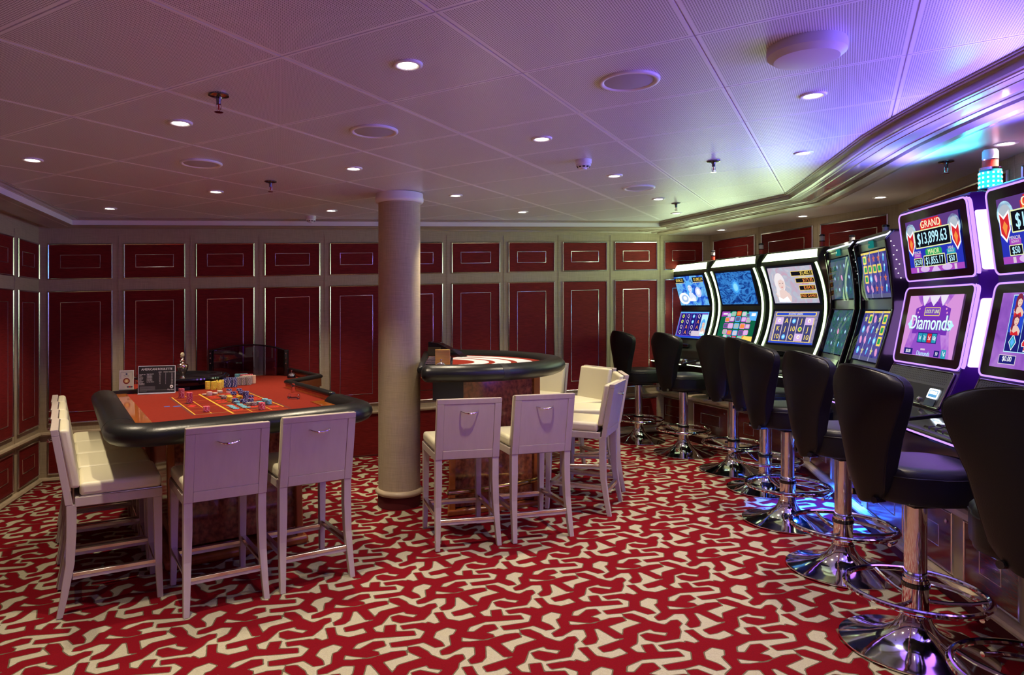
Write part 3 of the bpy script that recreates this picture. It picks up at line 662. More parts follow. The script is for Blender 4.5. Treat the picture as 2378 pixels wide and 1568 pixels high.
# wheel security shield
p0, p1 = tw(.745, 2.40), tw(1.409, 2.28)
Ry = 6.02
p1 = tw(1.409, 2.28); p0 = ((490-PCX)/FPX*p1[1], p1[1])
sh = thing('wheel_shield', 'clear curved acrylic shield between two black posts behind the roulette wheel', 'screen', (p0[0]+p1[0])/2, (p0[1]+p1[1])/2, HF)
hx, hy = (p1[0]-p0[0])/2, (p1[1]-p0[1])/2; l = math.hypot(hx, hy); ux, uy = hx/l, hy/l
def shp(s, out, z): return (ux*s-uy*out, uy*s+ux*out, z)
GLASS = thin_glass('clear acrylic', (.70, .64, .88), .16)  # violet tint stands in for purple reflections on the clear panel
N = 20; g = MB(); A1 = [(-l+2*l*i/N) for i in range(N+1)]
def zt(s): return .245+.05*(1-(s/l)**2)
def ou(s): return .10*(1-(s/l)**2)
v = []
for s_ in A1: v += [shp(s_, ou(s_)+e, z) for e, z in ((-.003, .01), (.003, .01), (.003, zt(s_)), (-.003, zt(s_)))]
g.add(v, [(i*4+a, i*4+(a+1) % 4, i*4+4+(a+1) % 4, i*4+4+a) for i in range(N) for a in range(4)]+[(0, 1, 2, 3), (N*4+3, N*4+2, N*4+1, N*4)])
g.build('acrylic_panel', GLASS, sh, smooth=True)
MB().tube([shp(s_, ou(s_), zt(s_)+.006) for s_ in A1], .008, 8).build('top_bar', BLACKG, sh, smooth=True)
for sg in (-1, 1):
    pz = MB(); pz.hexa([shp(sg*l+a, b, z) for z in (0., .262) for a, b in ((-.022, -.015), (.022, -.015), (.022, .02), (-.022, .02))]); po = pz.build('post', BLACKG, sh, bevel=.010, seg=3)
    for z in (.13, .18, .225): MB().lathe([(0, .0), (.006, .0), (.006, .004), (0, .005)], 10).build('screw', CHROME, po, loc=shp(sg*l, -.016, z)).rotation_euler = (PI/2, 0, math.atan2(uy, ux))
# ---- sign, card, bell, markers
WHT = mat('white print', (.82, .82, .84), .6)
def sign_text(A, t, x, y, s, m=WHT, w=1., left=False): A.text(t, x, y, s, m, w, False, left=left)
sx, sy = tw(.056, 1.59); ex, ey = tw(.317, 1.535)
sa = math.atan2(ey-sy, ex-sx)
dw = math.hypot(ex-sx, ey-sy)
sg = thing('rules_sign', 'black American Roulette odds sign in a clear acrylic stand on the red felt', 'sign', (sx+ex)/2, (sy+ey)/2, HF, sa)
SH = .215
MB().hexa([(-dw/2, 0, .004), (dw/2, 0, .004), (dw/2, .006, .004), (-dw/2, .006, .004), (-dw/2, .03, SH), (dw/2, .03, SH), (dw/2, .036, SH), (-dw/2, .036, SH)]).build('acrylic_stand', mat('acrylic edge', (.75, .75, .80), .1, spec=.7), sg)
MB().box(-dw/2, dw/2, -.02, .07, .0, .005).build('stand_foot', MATS['acrylic edge'], sg)
fa = MB(); ny_, nz_ = -SH/math.hypot(SH, .03), .03/math.hypot(SH, .03)
A = Art(fa, (0, .015-.0015, SH/2+.003), (1, 0, 0), (0, -nz_*-1, -ny_), (0, ny_, nz_))
A.uy = Vector((0, .03/SH, 1)).normalized()
A.rect(0, 0, dw-.008, SH-.012, BLACKM); A.k = 2
sign_text(A, 'AMERICAN ROULETTE', .0, .078, .0235, w=.94)
for i, h_ in enumerate(('ODDS', 'MINIMUM', 'MAXIMUM')): sign_text(A, h_, .022+.043*i, .055, .0085)
rows = [('Straight Up', 'Single Number', '35-1'), ('Split', '2 Numbers', '17-1'), ('Street', '3 Numbers', '11-1'), ('Corner', '4 Numbers', '8-1'), ('Basket', '5 Numbers', '6-1'), ('Line', '6 Numbers', '5-1'), ('Column', '12 Numbers', '2-1'), ('Dozen', '1st, 2nd, 3rd 12', '2-1'), ('Red/Black', '', '1-1'), ('Odd/Even', '', '1-1')]
for i, (a, b, c) in enumerate(rows):
    y = .042-.0088*i
    sign_text(A, a, -dw/2+.009, y-.002, .0090, w=1.05, left=True)
    if b: sign_text(A, b, -.072, y, .0085, left=True)
    sign_text(A, c, .022, y+.003, .0078); sign_text(A, '5', .063, y+.003, .0078); sign_text(A, '100' if i > 5 else '50', .108, y+.003, .0078)
for i in range(6):
    w_ = .11 if i < 5 else .05
    A.rect(-dw/2+.012+w_/2, -.055-.0068*i, w_, .0016, mat('grey small print', (.35, .35, .36), .7), False)
A.rect(.02, -.083, .19, .0016, MATS['grey small print'], False)
A.ell(.106, -.058, .0125, .0125, WHT, 18, False); A.k = 3; A.ell(.106, -.061, .006, .004, BLACKM, 10, False); A.k = 2
sign_text(A, 'Play Seas', .100, -.082, .0135, w=.95)
fa.build('printed_face', BLACKM, sg)
cx0, cy0 = tw(-.067, 1.715); cx1, cy1 = tw(.035, 1.698); ca = math.atan2(cy1-cy0, cx1-cx0)
cd = thing('information_card', 'small white upright card with a red wheel emblem left of the black odds sign', 'card', (cx0+cx1)/2-.004, (cy0+cy1)/2+.01, HF+.03, ca)
cw = math.hypot(cx1-cx0, cy1-cy0); CH = .152
MB().hexa([(-cw/2, 0, 0), (cw/2, 0, 0), (cw/2, .004, 0), (-cw/2, .004, 0), (-cw/2, .025, CH), (cw/2, .025, CH), (cw/2, .029, CH), (-cw/2, .029, CH)]).build('acrylic_holder', MATS['acrylic edge'], cd)
MB().box(-cw/2, cw/2, 0, .07, -.03, .003).build('holder_foot', BLACKM, cd)
fa = MB(); A = Art(fa, (0, .0125-.001, CH/2), (1, 0, 0), Vector((0, .025/CH, 1)).normalized(), Vector((0, -1, .025/CH)).normalized())
PAP = mat('white paper', (.55, .52, .48), .7); NAVY = mat('navy print', (.04, .06, .16), .7)
A.rect(0, 0, cw-.006, CH-.006, PAP); A.k = 2
for x, y, w_, h_ in ((0, CH/2-.012, cw-.02, .0018), (-cw/2+.011, .035, .0015, .05), (cw/2-.011, .035, .0015, .05)): A.rect(x, y, w_, h_, NAVY, False)
A.ell(0, .048, .007, .007, NAVY, 12, False); A.text('Play Seas', 0, .034, .011, NAVY, 1, False); A.rect(0, .022, .05, .0012, MATS['grey small print'], False)
A.ell(0, -.006, .024, .024, mat('maroon print', (.20, .02, .02), .7), 24, False); A.k = 3; A.ell(0, -.006, .015, .015, mat('gold print', (.6, .42, .15), .6), 20, False); A.k = 4; A.ell(0, -.006, .007, .007, mat('pale gold print', (.75, .62, .35), .6), 16, False)
A.k = 2
for x, m_ in ((.012, NAVY), (.024, RDP), (.035, NAVY)): A.ell(x, -.052, .010, .006, m_, 12, False)
for y in (-.050, -.058): A.rect(-.02, y, .02, .0012, MATS['grey small print'], False)
fa.build('printed_face', PAP, cd)
def bell(x, y, h, label):
    b = thing('service_bell', label, 'bell', x, y, h)
    MB().lathe([(.040, .0), (.040, .012), (.036, .016), (0, .016)], 28).build('bell_base', BLACKG, b, smooth=True)
    MB().lathe([(.036, .016), (.040, .020), (.038, .030), (.030, .042), (.017, .051), (.006, .054), (.0, .054)], 28).build('dome', CHROME, b, smooth=True)
    MB().lathe([(.0035, .05), (.0035, .066), (.008, .068), (.008, .072), (0, .075)], 12).build('plunger', CHROME, b, smooth=True)
bx, by = tw(1.385, 2.03); bell(bx, by, HF, 'chrome service bell on the far right corner of the roulette felt')
CLR = mat('clear marker acrylic', (.95, .85, .85), .02, trans=1., ior=1.4)
bx, by = tw(1.067, .909)
d_ = thing('win_marker', 'clear acrylic win marker standing upright on the roulette felt', 'marker', bx, by, HF)
MB().lathe([(.0, .0), (.017, .0), (.017, .030), (.012, .036), (.010, .042), (.014, .050), (.014, .058), (.008, .066), (0, .067)], 20).build('marker_body', CLR, d_, smooth=True, angle=50)
bx, by = tw(.949, .502)
d2 = thing('win_marker', 'clear acrylic win marker lying on its side on the roulette felt', 'marker', bx, by, HF+.0195, 0)
m_ = MB().lathe([(.0, -.04), (.019, -.04), (.019, -.032), (.015, -.028), (.015, .028), (.019, .032), (.019, .04), (0, .04)], 20).build('marker_body', CLR, d2, smooth=True, angle=40); m_.rotation_euler = (0, PI/2, math.radians(-15))

# ---- chips, one object each
CR, CT = .0205, .0035
CHIPC = dict(pink=((.62, .05, .11), (.80, .50, .55)), blue=((.02, .03, .22), (.62, .62, .72)), grey=((.28, .24, .23), (.58, .53, .52)), yellow=((.80, .58, .05), (.84, .70, .20)),
    peach=((.80, .56, .42), (.84, .64, .50)), cyan=((.15, .46, .58), (.35, .62, .70)), white=((.80, .72, .66), (.80, .62, .55)))
def chip_geo(mb, kind, x=0, y=0, z=0, a0=0.):
    """one chip: moulded disc with contrasting edge spots"""
    m0, m1 = [mat(f'{kind} chip {k}', c, .5) for k, c in zip(('body', 'spots'), CHIPC[kind])]
    n = 24; prof = [(.0135, 0), (CR-.0005, 0), (CR, .0006), (CR, CT-.0006), (CR-.0005, CT-.0001), (.0135, CT-.0001)]
    k = len(mb.v); v = [(x+r*math.cos(a0+2*PI*i/n), y+r*math.sin(a0+2*PI*i/n), z+q) for r, q in prof for i in range(n)]
    for par_ in (0, 1):
        f = [(j*n+i, j*n+(i+1) % n, (j+1)*n+(i+1) % n, (j+1)*n+i) for j in range(5) for i in range(n) if ((i % 4) == 0) == bool(par_)]
        if par_ == 0: f += [tuple(range(n))[::-1], tuple(5*n+i for i in range(n))]
        i_ = mb.mi((m0, m1)[par_]); mb.f += [tuple(k+q for q in t_) for t_ in f]; mb.m += [i_]*len(f)
    mb.v += v
def chip_mesh(kind):
    mb = MB(); chip_geo(mb, kind); o = mb.build('casino_chip', None); me = o.data; bpy.data.objects.remove(o); return me
CHIP = {k: chip_mesh(k) for k in CHIPC}
def stack(kind, x, y, n, where, h0=0., grp=None, adj=''):
    wx_, wy_ = tw(x, y)
    for i in range(n):
        o = bpy.data.objects.new('casino_chip', CHIP[kind]); col.objects.link(o)
        j = .0008
        o.location = (wx_+random.uniform(-j, j), wy_+random.uniform(-j, j), S*wx_+HF+.0022+h0+i*CT)
        o.rotation_euler = (0, 0, random.uniform(0, 6.28))
        tag(o, f'{kind} casino chip {where}', 'chip', grp or f'{kind} chips {where}')
def px(u, v):
    """table-frame position of a chip whose lowest rim point is at photo pixel u, v"""
    d = (v-VH)/FPX+S*(u-PCX)/FPX; Y = (EYE-HF)/d+CR; X = (u-PCX)/FPX*Y
    a, b = X-TO[0], Y-TO[1]; return (a*math.cos(TA)+b*math.sin(TA), -a*math.sin(TA)+b*math.cos(TA))
def cz(a, b): return (400+a/7.431, 800+b/7.431)
def st(kind, a, b, n, where, **k): x, y = px(*cz(a, b)); stack(kind, x, y, n, where, **k)
st('pink', 160, 932, 19, 'in the tall stack beside the odds sign')
st('pink', 298, 1020, 20, 'in the tall stack nearer the viewer, right of the odds sign')
st('pink', 590, 1170, 9, 'in the short stack on the front edge of the betting layout')
st('pink', 1543, 1135, 12, 'in the stack at the right front of the betting layout')
st('white', 640, 893, 8, 'in the white stack at the far left of the number grid')
for a, b, n, wl_ in ((560, 882, 2, 'in the low pile left of the white stack'), (737, 868, 3, 'in the low pile right of the white stack'), (820, 838, 4, 'in the low pile beyond the white stack')): st('white', a, b, n, wl_)
st('white', 980, 852, 6, 'under two blue chips on the number grid'); x_, y_ = px(*cz(980, 852)); stack('blue', x_, y_, 3, 'on top of a white stack', h0=6*CT)
for i, (a, b, n) in enumerate(((1155, 812, 5), (1180, 850, 6), (1055, 850, 3), (1062, 878, 3), (1270, 968, 17), (1355, 925, 4), (1082, 1018, 8), (1355, 1003, 6), (1215, 1003, 5), (1262, 1024, 4), (1200, 870, 4))):
    st('blue', a, b, n, ['in the farthest blue pile on the number grid', 'in the second farthest blue pile on the grid', 'in the low blue pile behind the yellow chips', 'in the low blue pile just beyond the yellow chips', 'in the tallest blue stack on the number grid', 'in the low pile right of the tallest blue stack', 'in the blue stack in front of the yellow chips', 'in the blue stack in front of the tallest one', 'in the blue pile left front of the tallest stack', 'in the blue pile behind the grey ones', 'in the blue pile left of the tallest stack'][i])
st('yellow', 992, 992, 9, 'in the left yellow stack on the number grid'); st('yellow', 980, 930, 5, 'behind the left yellow stack on the grid'); st('yellow', 1150, 962, 7, 'in the right yellow stack on the number grid')
for a, b, n, wl_ in ((855, 912, 3, 'in the low pile left of the yellow stacks'), (895, 944, 5, 'in the pile in front left of the yellow stacks'), (1330, 1062, 5, 'in the left pile behind the front pink stack'), (1410, 1062, 6, 'in the right pile behind the front pink stack')): st('grey', a, b, n, wl_)
for a, b, n, wl_ in ((1113, 1036, 5, 'in the pile touching the front blue stack'), (1598, 1003, 6, 'in the farther pile at the right of the layout'), (1662, 1042, 8, 'in the rightmost pile on the layout'), (1508, 1042, 5, 'in the pile behind the front pink stack')): st('cyan', a, b, n, wl_)
for a, b in ((993, 1072), (1028, 1088), (1060, 1106), (1100, 1124), (1165, 1052), (1197, 1070), (1232, 1088), (1262, 1106), (1300, 1104)): st('cyan', a, b, 1, 'lying singly on the front numbers', grp='single cyan chips')
# the bank of stacks beside the wheel
bank = []
for r in range(2):
    for c in range(3): bank.append(('yellow', 613+100*c-20*r+((55) if r else 0), 782+4*c-34*r, 18, 'in the yellow bank beside the wheel'))
for r in range(2):
    for c in range(3): bank.append(('blue', 905+86*c, 748-2*c-28*r, 19, 'in the blue bank beside the wheel'))
for c in range(3): bank.append(('grey', 1150+85*c, 712-3*c, 19, 'in the grey bank beside the wheel'))
for c in range(3): bank.append(('grey', 1190+75*c, 695-3*c, 19, 'in the grey bank beside the wheel'))
for c in range(3): bank.append(('peach', 1250+75*c, 686-3*c, 20, 'in the peach bank beside the wheel'))
for c in range(3): bank.append(('pink', 1210+70*c, 664-3*c, 20, 'on top of the far bank beside the wheel'))
for c in range(3): bank.append(('cyan', 1120+70*c, 655-3*c, 20, 'in the farthest bank beside the wheel'))
BK = MB()
for i, (k, a, b, n, wl_) in enumerate(bank):
    if i < 3: st(k, a, b, n, f'in the {("left", "middle", "right")[i]} front stack of the yellow bank'); continue
    x_, y_ = px(*cz(a, b)); x_, y_ = tw(x_, y_)
    for q in range(n): chip_geo(BK, k, x_+random.uniform(-.0008, .0008), y_+random.uniform(-.0008, .0008), S*x_+HF+.0022+q*CT, random.uniform(0, 6))
bo_ = BK.build('casino_chips', None); tag(bo_, 'dense bank of yellow, blue, grey and peach chip stacks beside the roulette wheel', 'chips'); bo_['kind'] = 'stuff'

# ================================================================ CARD TABLE
HB = 1.07
bt = thing('card_table', 'half-round blackjack table with black padded rail on a burl wood pedestal', 'table', 0, 5.5)
out = [(-.20, -.84), (.02, -.83), (.25, -.77), (.46, -.64), (.64, -.44), (.76, -.20), (.81, .06), (.77, .32), (.66, .55), (.48, .75), (.25, .88), (.0, .95), (-.24, .95)]
def spline(pts, n=5):
    r = []
    for i in range(len(pts)-1):
        p0_, p1_, p2_, p3_ = pts[max(0, i-1)], pts[i], pts[i+1], pts[min(len(pts)-1, i+2)]
        for k in range(n):
            t = k/n; r.append(tuple(.5*((2*p1_[q])+(-p0_[q]+p2_[q])*t+(2*p0_[q]-5*p1_[q]+4*p2_[q]-p3_[q])*t*t+(-p0_[q]+3*p1_[q]-3*p2_[q]+p3_[q])*t**3) for q in range(2)))
    return r+[pts[-1]]
cp = spline(out)
sweep_l(cp, oval(.088, .062, HB-.014), BLACKP, 'padded_rail', bt)
sweep_l([(-.25, -.80), (-.27, 0), (-.29, .92)], oval(.028, .03, HB+.006, 10), BLACKP, 'dealer_rail', bt)
for k in (8, 9, 10):
    pass
sm_ = sweep_l([cp[11], cp[12]], oval(.0892, .0632, HB-.014), BLACKM, 'rail_seam', bt, caps=False); sm_.scale = (1, 1, 1)
inner = [(x, y) for x, y in cp]+[(-.29, .9), (-.25, -.8)]
MB().prism(inner, lambda a, b: (a, b, HB-.05), lambda a, b: (a, b, HB-.002)).build('table_top', CHERRY, bt)
fb = MB(); A = Art(fb, (0, 0, HB-.001), (1, 0, 0), (0, 1, 0), (0, 0, 1)); A.poly(inner, FELT)
def crescent(r0, r1, a0, a1, m, n=40, cy=.03, sq=.93):
    P_ = [(-.22+r*math.cos(t), cy+sq*r*math.sin(t)) for r, rng in ((r1, range(n+1)), (r0, range(n, -1, -1))) for t in [math.radians(a0+(a1-a0)*i/n) for i in rng]]
    A.poly(P_, m, False)
A.k = 3; WF = mat('white felt print', (.62, .62, .66), .9)
crescent(.37, .49, -70, 68, WF); crescent(.54, .67, -66, 70, WF); crescent(.72, .86, -60, 70, WF)
for i in range(7):
    a = math.radians(-54+18*i); A.k = 4; A.rrect(-.22+.79*math.cos(a), .03+.93*.79*math.sin(a), .06, .07, .01, WF, False)
fb.build('felt_layout', FELT, bt)
tr = MB(); tr.box(-.26, -.03, -.42, .42, HB, HB+.012); to_ = tr.build('chip_tray', BLACKG, bt, bevel=.003)
for i in range(7): MB().tube([(-.24, -.36+.12*i, HB+.016), (-.05, -.36+.12*i, HB+.016)], .005, 6).build('tray_divider', CHROME, to_)
# pedestal
BPD = MB().prism([(-.02, -.60), (.60, -.36), (.60, .55), (-.02, .80)], lambda a, b: (a, b, .05), lambda a, b: (a, b, HB-.05)).build('pedestal', BURL, bt, bevel=.004)
for x, y in ((-.03, -.605), (.615, -.36), (.615, .55), (-.03, .80)): MB().box(x-.024, x+.024, y-.024, y+.024, .04, HB-.05).build('corner_post', CHERRY, bt, rz=.0, bevel=.006)
MB().prism([(-.065, -.665), (.66, -.40), (.66, .60), (-.065, .86)], lambda a, b: (a, b, .0), lambda a, b: (a, b, .045)).build('plinth', CHERRY, bt, bevel=.012, seg=3)
MB().box(-.17, .05, -.70, .75, HB-.22, HB-.05).build('drop_box', BLACKM, bt)
fr = spline([(-.06, -.80), (.12, -.74), (.35, -.62), (.60, -.42), (.74, -.10), (.74, .25), (.62, .60)], 6)
rl = MB().tube([(x, y, .215) for x, y in fr], .021, 12).build('foot_rail', BRASS, bt, smooth=True)
for x, y, x2, y2 in ((.14, -.53, .17, -.71), (.42, -.40, .50, -.49), (.62, .1, .74, .1)):
    MB().tube([(x, y, .225), (x2, y2, .215)], .012, 8).build('rail_bracket', BRASS, rl, smooth=True)
    d = unit(x2-x, y2-y); MB().tube([(x, y, .225), (x+d[0]*.008, y+d[1]*.008, .225)], .036, 16).build('bracket_flange', BRASS, rl)
# things on it
def sh8(x, y):
    t = thing('card_shoe', 'black card dealing shoe on the far left corner of the card table', 'card shoe', x, y, HB, math.radians(-28))
    MB().prism([(-.16, 0), (.17, 0), (.17, .012), (.12, .05), (-.06, .125), (-.16, .135)], lambda a, b: (a, -.05, b), lambda a, b: (a, .05, b)).build('shoe_body', BLACKG, t, bevel=.004)
    MB().prism([(.08, .012), (.20, .0), (.20, .006), (.09, .07)], lambda a, b: (a, -.055, b), lambda a, b: (a, .055, b)).build('card_slide', BLACKG, t, bevel=.003)
    MB().box(-.15, -.02, -.075, -.05, .0, .085).build('discard_side', mat('smoked plastic', (.05, .045, .03), .1, coat=.5), t, bevel=.003)
sh8(-.10, 6.22)
gx, gy = (1028-PCX)/FPX*4.98, 4.98
gd = thing('menu_holder', 'gold-coloured upright holder standing by the chip tray of the card table', 'holder', gx, gy, HB+.012, .1)
MB().box(-.055, .055, -.008, .008, .0, .125).build('gold_panel', mat('brushed gold', (.78, .50, .12), .35, .6, var=.12, vscale=(8, 8, 60)), gd, bevel=.002); MB().box(-.058, .058, -.03, .03, -.012, .006).build('holder_foot', BRASS, gd)
bell((1024-PCX)/FPX*4.86, 4.86, HB, 'chrome service bell in front of the gold holder on the card table')
# ================================================================ CASINO STOOLS
def make_stool():
    t = thing('casino_stool', '', 'stool', 0, 0)
    base = [(.288, .0), (.290, .004), (.288, .009), (.270, .013), (.225, .022), (.170, .036), (.120, .056), (.082, .085), (.062, .118), (.056, .140)]
    MB().lathe(base, 72).build('base', CHROME, t, smooth=True, angle=50)
    MB().lathe([(.049, .13), (.049, .300), (.0425, .302), (.0425, .655)], 40, cap=False).build('pole', CHROME, t, smooth=True, angle=30)
    MB().lathe([(.050, .135), (.053, .137), (.053, .147), (.050, .149)], 32, cap=False).build('lower_collar', CHROME, t, smooth=True)
    c = MB().lathe([(.050, .262), (.054, .264), (.054, .282), (.050, .284)], 32, cap=False).build('upper_collar', BLACKG, t, smooth=True)
    ring_ = [(.262*math.cos(2*PI*i/56), .262*math.sin(2*PI*i/56), .245) for i in range(56)]
    fr = MB().tube(ring_, .0125, 10, closed=True).build('foot_ring', CHROME, t, smooth=True)
    for a in (60, 180, 300):
        a = math.radians(a); MB().tube([(.045*math.cos(a), .045*math.sin(a), .205), (.12*math.cos(a), .12*math.sin(a), .208), (.20*math.cos(a), .20*math.sin(a), .222), (.252*math.cos(a), .252*math.sin(a), .240)], .009, 8).build('ring_bracket', CHROME, fr, smooth=True)
    lo = [(.235*math.cos(math.radians(q)), .235*math.sin(math.radians(q))+.015, .207) for q in range(25, 156, 8)]
    MB().tube(lo, .010, 8).build('lower_foot_bar', CHROME, fr, smooth=True)
    # seat: rounded D
    out_ = []
    for i in range(40):
        a = 2*PI*i/40; x = .212*math.copysign(abs(math.cos(a))**.75, math.cos(a)); y = .235*math.copysign(abs(math.sin(a))**.75, math.sin(a))+.03
        out_.append((x*(.93 if y < -.05 else 1), y))
    sec = [(.90, .650), (.985, .658), (1.0, .678), (1.0, .762), (.985, .784), (.93, .798), (.75, .804), (.4, .807)]
    v = [(x*k, .03+(y-.03)*k, z) for k, z in sec for x, y in out_]; n = len(out_)
    f = [(j*n+i, j*n+(i+1) % n, (j+1)*n+(i+1) % n, (j+1)*n+i) for j in range(len(sec)-1) for i in range(n)]+[tuple(range(n))[::-1], tuple((len(sec)-1)*n+i for i in range(n))]
    s = MB().add(v, f).build('seat', BLACKL, t, smooth=True, angle=60)
    MB().tube([(x*1.003, .03+(y-.03)*1.003, .766) for x, y in out_], .0028, 5, closed=True).build('seat_seam', BLACKL, s, smooth=True)
    MB().box(-.10, .10, -.08, .12, .625, .645).build('seat_plate', BLACKM, t)
    # back: shaped shell, narrow at the seat and wide at the shoulders
    NV, NU = 22, 12; hw = [(0, .070), (.06, .092), (.15, .108), (.3, .126), (.5, .156), (.66, .196), (.80, .226), (.90, .228), (.97, .208), (1, .180)]
    def lerp(t_):
        for (a, b), (c_, d) in zip(hw, hw[1:]):
            if t_ <= c_: return b+(d-b)*(t_-a)/(c_-a)
        return hw[-1][1]
    def pt(u, t_, side):
        wv = lerp(t_); x = wv*u; z = .630+.590*t_
        if t_ > .80: z -= .040*(u*u)*((t_-.8)/.2)
        if t_ < .15: z += .030*(abs(u)**2)*(1-t_/.15)
        lean = -.225-.055*t_+.03*max(0, .25-t_)
        cur = .085*u*u*(.45+.55*t_)
        th = .048+.036*math.sin(PI*min(1, t_*1.05))
        e = (1-abs(u)**8)
        return (x, lean+cur-(th*.5 if side < 0 else -th*.5*(.6+.4*e)), z)
    v, f = [], []
    for sd in (-1, 1):
        for j in range(NV+1):
            for i in range(NU+1): v.append(pt(-1+2*i/NU, j/NV, sd))
    q = (NV+1)*(NU+1); w_ = NU+1
    for j in range(NV):
        for i in range(NU):
            a = j*w_+i; f.append((a, a+1, a+w_+1, a+w_)); f.append((q+a, q+a+w_, q+a+w_+1, q+a+1))
    bo = [i for i in range(w_)]+[j*w_+NU for j in range(1, NV+1)]+[NV*w_+i for i in range(NU-1, -1, -1)]+[j*w_ for j in range(NV-1, 0, -1)]
    f += [(bo[i], q+bo[i], q+bo[(i+1) % len(bo)], bo[(i+1) % len(bo)]) for i in range(len(bo))]
    bk = MB().add(v, f).build('backrest', BLACKL, t, smooth=True, angle=60, bevel=.010, seg=3)
    MB().tube([tuple(Vector(v[i])+Vector((0, -.001, 0))+(Vector(v[q+i])-Vector(v[i]))*.12 for i in (k,))[0] for k in bo[w_-1:w_-1+NV*2+NU+1-2]], .0032, 5).build('back_piping', BLACKL, bk, smooth=True)
    MB().tube([(-.07, -.235, .655), (-.05, -.18, .652), (.05, -.18, .652), (.07, -.235, .655)], .014, 8).build('back_bracket', BLACKG, t, smooth=True)
    return t
stool0 = make_stool()
ST = [(2.021, 7.429, (.95, .30), 'casino stool farthest from the viewer, in the corner by the far wall'),
      (2.285, 6.74, (.95, .32), 'casino stool second farthest from the viewer, in front of the first green-lit machine'),
      (2.48, 5.989, (.90, .43), 'casino stool third from the far wall, its broad back square to the viewer'),
      (2.475, 5.366, (.99, .10), 'casino stool fourth from the far wall, half hidden behind its neighbour'),
      (2.265, 4.579, (.99, .06), 'casino stool fifth from the far wall, standing where blue light falls on the carpet'),
      (2.157, 3.735, (.995, .05), 'casino stool sixth from the far wall, third nearest to the viewer'),
      (1.978, 2.885, (.995, .05), 'casino stool second nearest to the viewer, purple light on its seat'),
      (1.93, 2.18, (.80, .60), 'casino stool nearest the viewer, its black back cut by the right edge of the photo')]
for i, (x, y, f, lb) in enumerate(ST):
    o = stool0 if i == 0 else dup(stool0)
    place(o, x, y, 0, math.atan2(f[1], f[0])-PI/2, lb, 'black casino stools along the slot machines')

# ================================================================ SLOT MACHINE BASE
RAILP = [(2.378, 7.97), (2.74, 6.70), (3.02, 5.768), (2.53, 3.783), (2.349, 2.77), (2.20, 1.4), (2.10, -2.0)]
RAILP[0] = ext(RAILP[1], unit(2.378-2.74, 7.97-6.70), 1.33)
PLH = .505
pb = offs(RAILP, .02)
def poly_block(name, A, B, z0, z1, m, par=None):
    pts = A+B[::-1]; tri = tessellate_polygon([[Vector((x, y, 0)) for x, y in pts]]); n = len(pts)
    v = [(x, y, EYE+z0+S*x) for x, y in pts]+[(x, y, EYE+z1+S*x) for x, y in pts]
    f = [tuple(t)[::-1] for t in tri]+[tuple(k+n for k in t) for t in tri]+[(i, (i+1) % n, n+(i+1) % n, n+i) for i in range(n)]
    return MB().add(v, f).build(name, m, par)
RW = [(2.9, 7.9), (3.28, 7.0), (3.70, 5.72), (3.15, 3.85), (2.88, 2.3), (2.82, 1.4), (2.76, -2.0)]
RW[0] = (2.9, 7.94)
plinth = poly_block('slot_machine_plinth', pb, RW, -1.5, -1.5+PLH-.045, mat('plinth wood', (.34, .27, .18), .4))
tag(plinth, 'long angled cabinet base with red panels under the row of slot machines', 'cabinet')
sweep('ledge', RAILP, [(.10, -.995-.05), (-.03, -.995-.05), (-.045, -.995-.035), (-.045, -.995-.012), (-.03, -.995), (.0, -.992), (.7, -.992)], PALEW2, S, plinth)
sweep('base_moulding', RAILP, [(.02, -1.435), (.0, -1.432), (-.018, -1.425), (-.022, -1.41), (-.018, -1.395), (.0, -1.388), (.02, -1.385)][::-1], PALEW2, S, plinth)
sweep('carpet_skirting', RAILP, [(.012, -1.52), (.012, -1.42)], SKIRT, S, plinth)
RED2 = mat('glossy red cabinet panel', (.12, .012, .011), .16, var=.25, vscale=(14, 14, 380), coat=.5)
def cab_panel(par, a, d, n, s0, s1):
    zt, zb = -1.075, -1.37
    def f(s, z, o):
        x, y = a[0]+d[0]*s, a[1]+d[1]*s; return (x+n[0]*o, y+n[1]*o, EYE+z+S*(x+n[0]*o))
    p = MB().hexa([f(s0, zb, -.006), f(s1, zb, -.006), f(s1, zb, .006), f(s0, zb, .006), f(s0, zt, -.006), f(s1, zt, -.006), f(s1, zt, .006), f(s0, zt, .006)]).build('cabinet_door', RED2, par)
    fr_ = MB(); ring(fr_, f, s0-.008, s1+.008, zb-.008, zt+.008, .014, .012); fr_.build('door_frame', STEEL, p, smooth=True)
    fi = MB(); ring(fi, lambda s, z, o: f(s, z, .006+o), s0+.12, s1-.12, zb+.09, zt-.09, .0055, .003); fi.build('inlay_strip', STEEL, p, smooth=True)
    x, y, z = f(s1-.05, zt-.05, .006)
    k = MB().lathe([(0, 0), (.012, 0), (.012, .005), (.006, .008), (0, .008)], 16).build('lock', CHROME, p, loc=(x, y, z)); k.rotation_euler = Vector((n[0], n[1], 0)).to_track_quat('Z', 'Y').to_euler()
for i in range(len(pb)-1):
    a, b = pb[i], pb[i+1]; Ln = math.hypot(b[0]-a[0], b[1]-a[1]); d = unit(b[0]-a[0], b[1]-a[1]); n = (d[1], -d[0])
    k = max(1, round(Ln/.62)) if i not in (0, ) else 2
    for j in range(k): cab_panel(plinth, a, d, n, Ln*j/k+.055, Ln*(j+1)/k-.055)

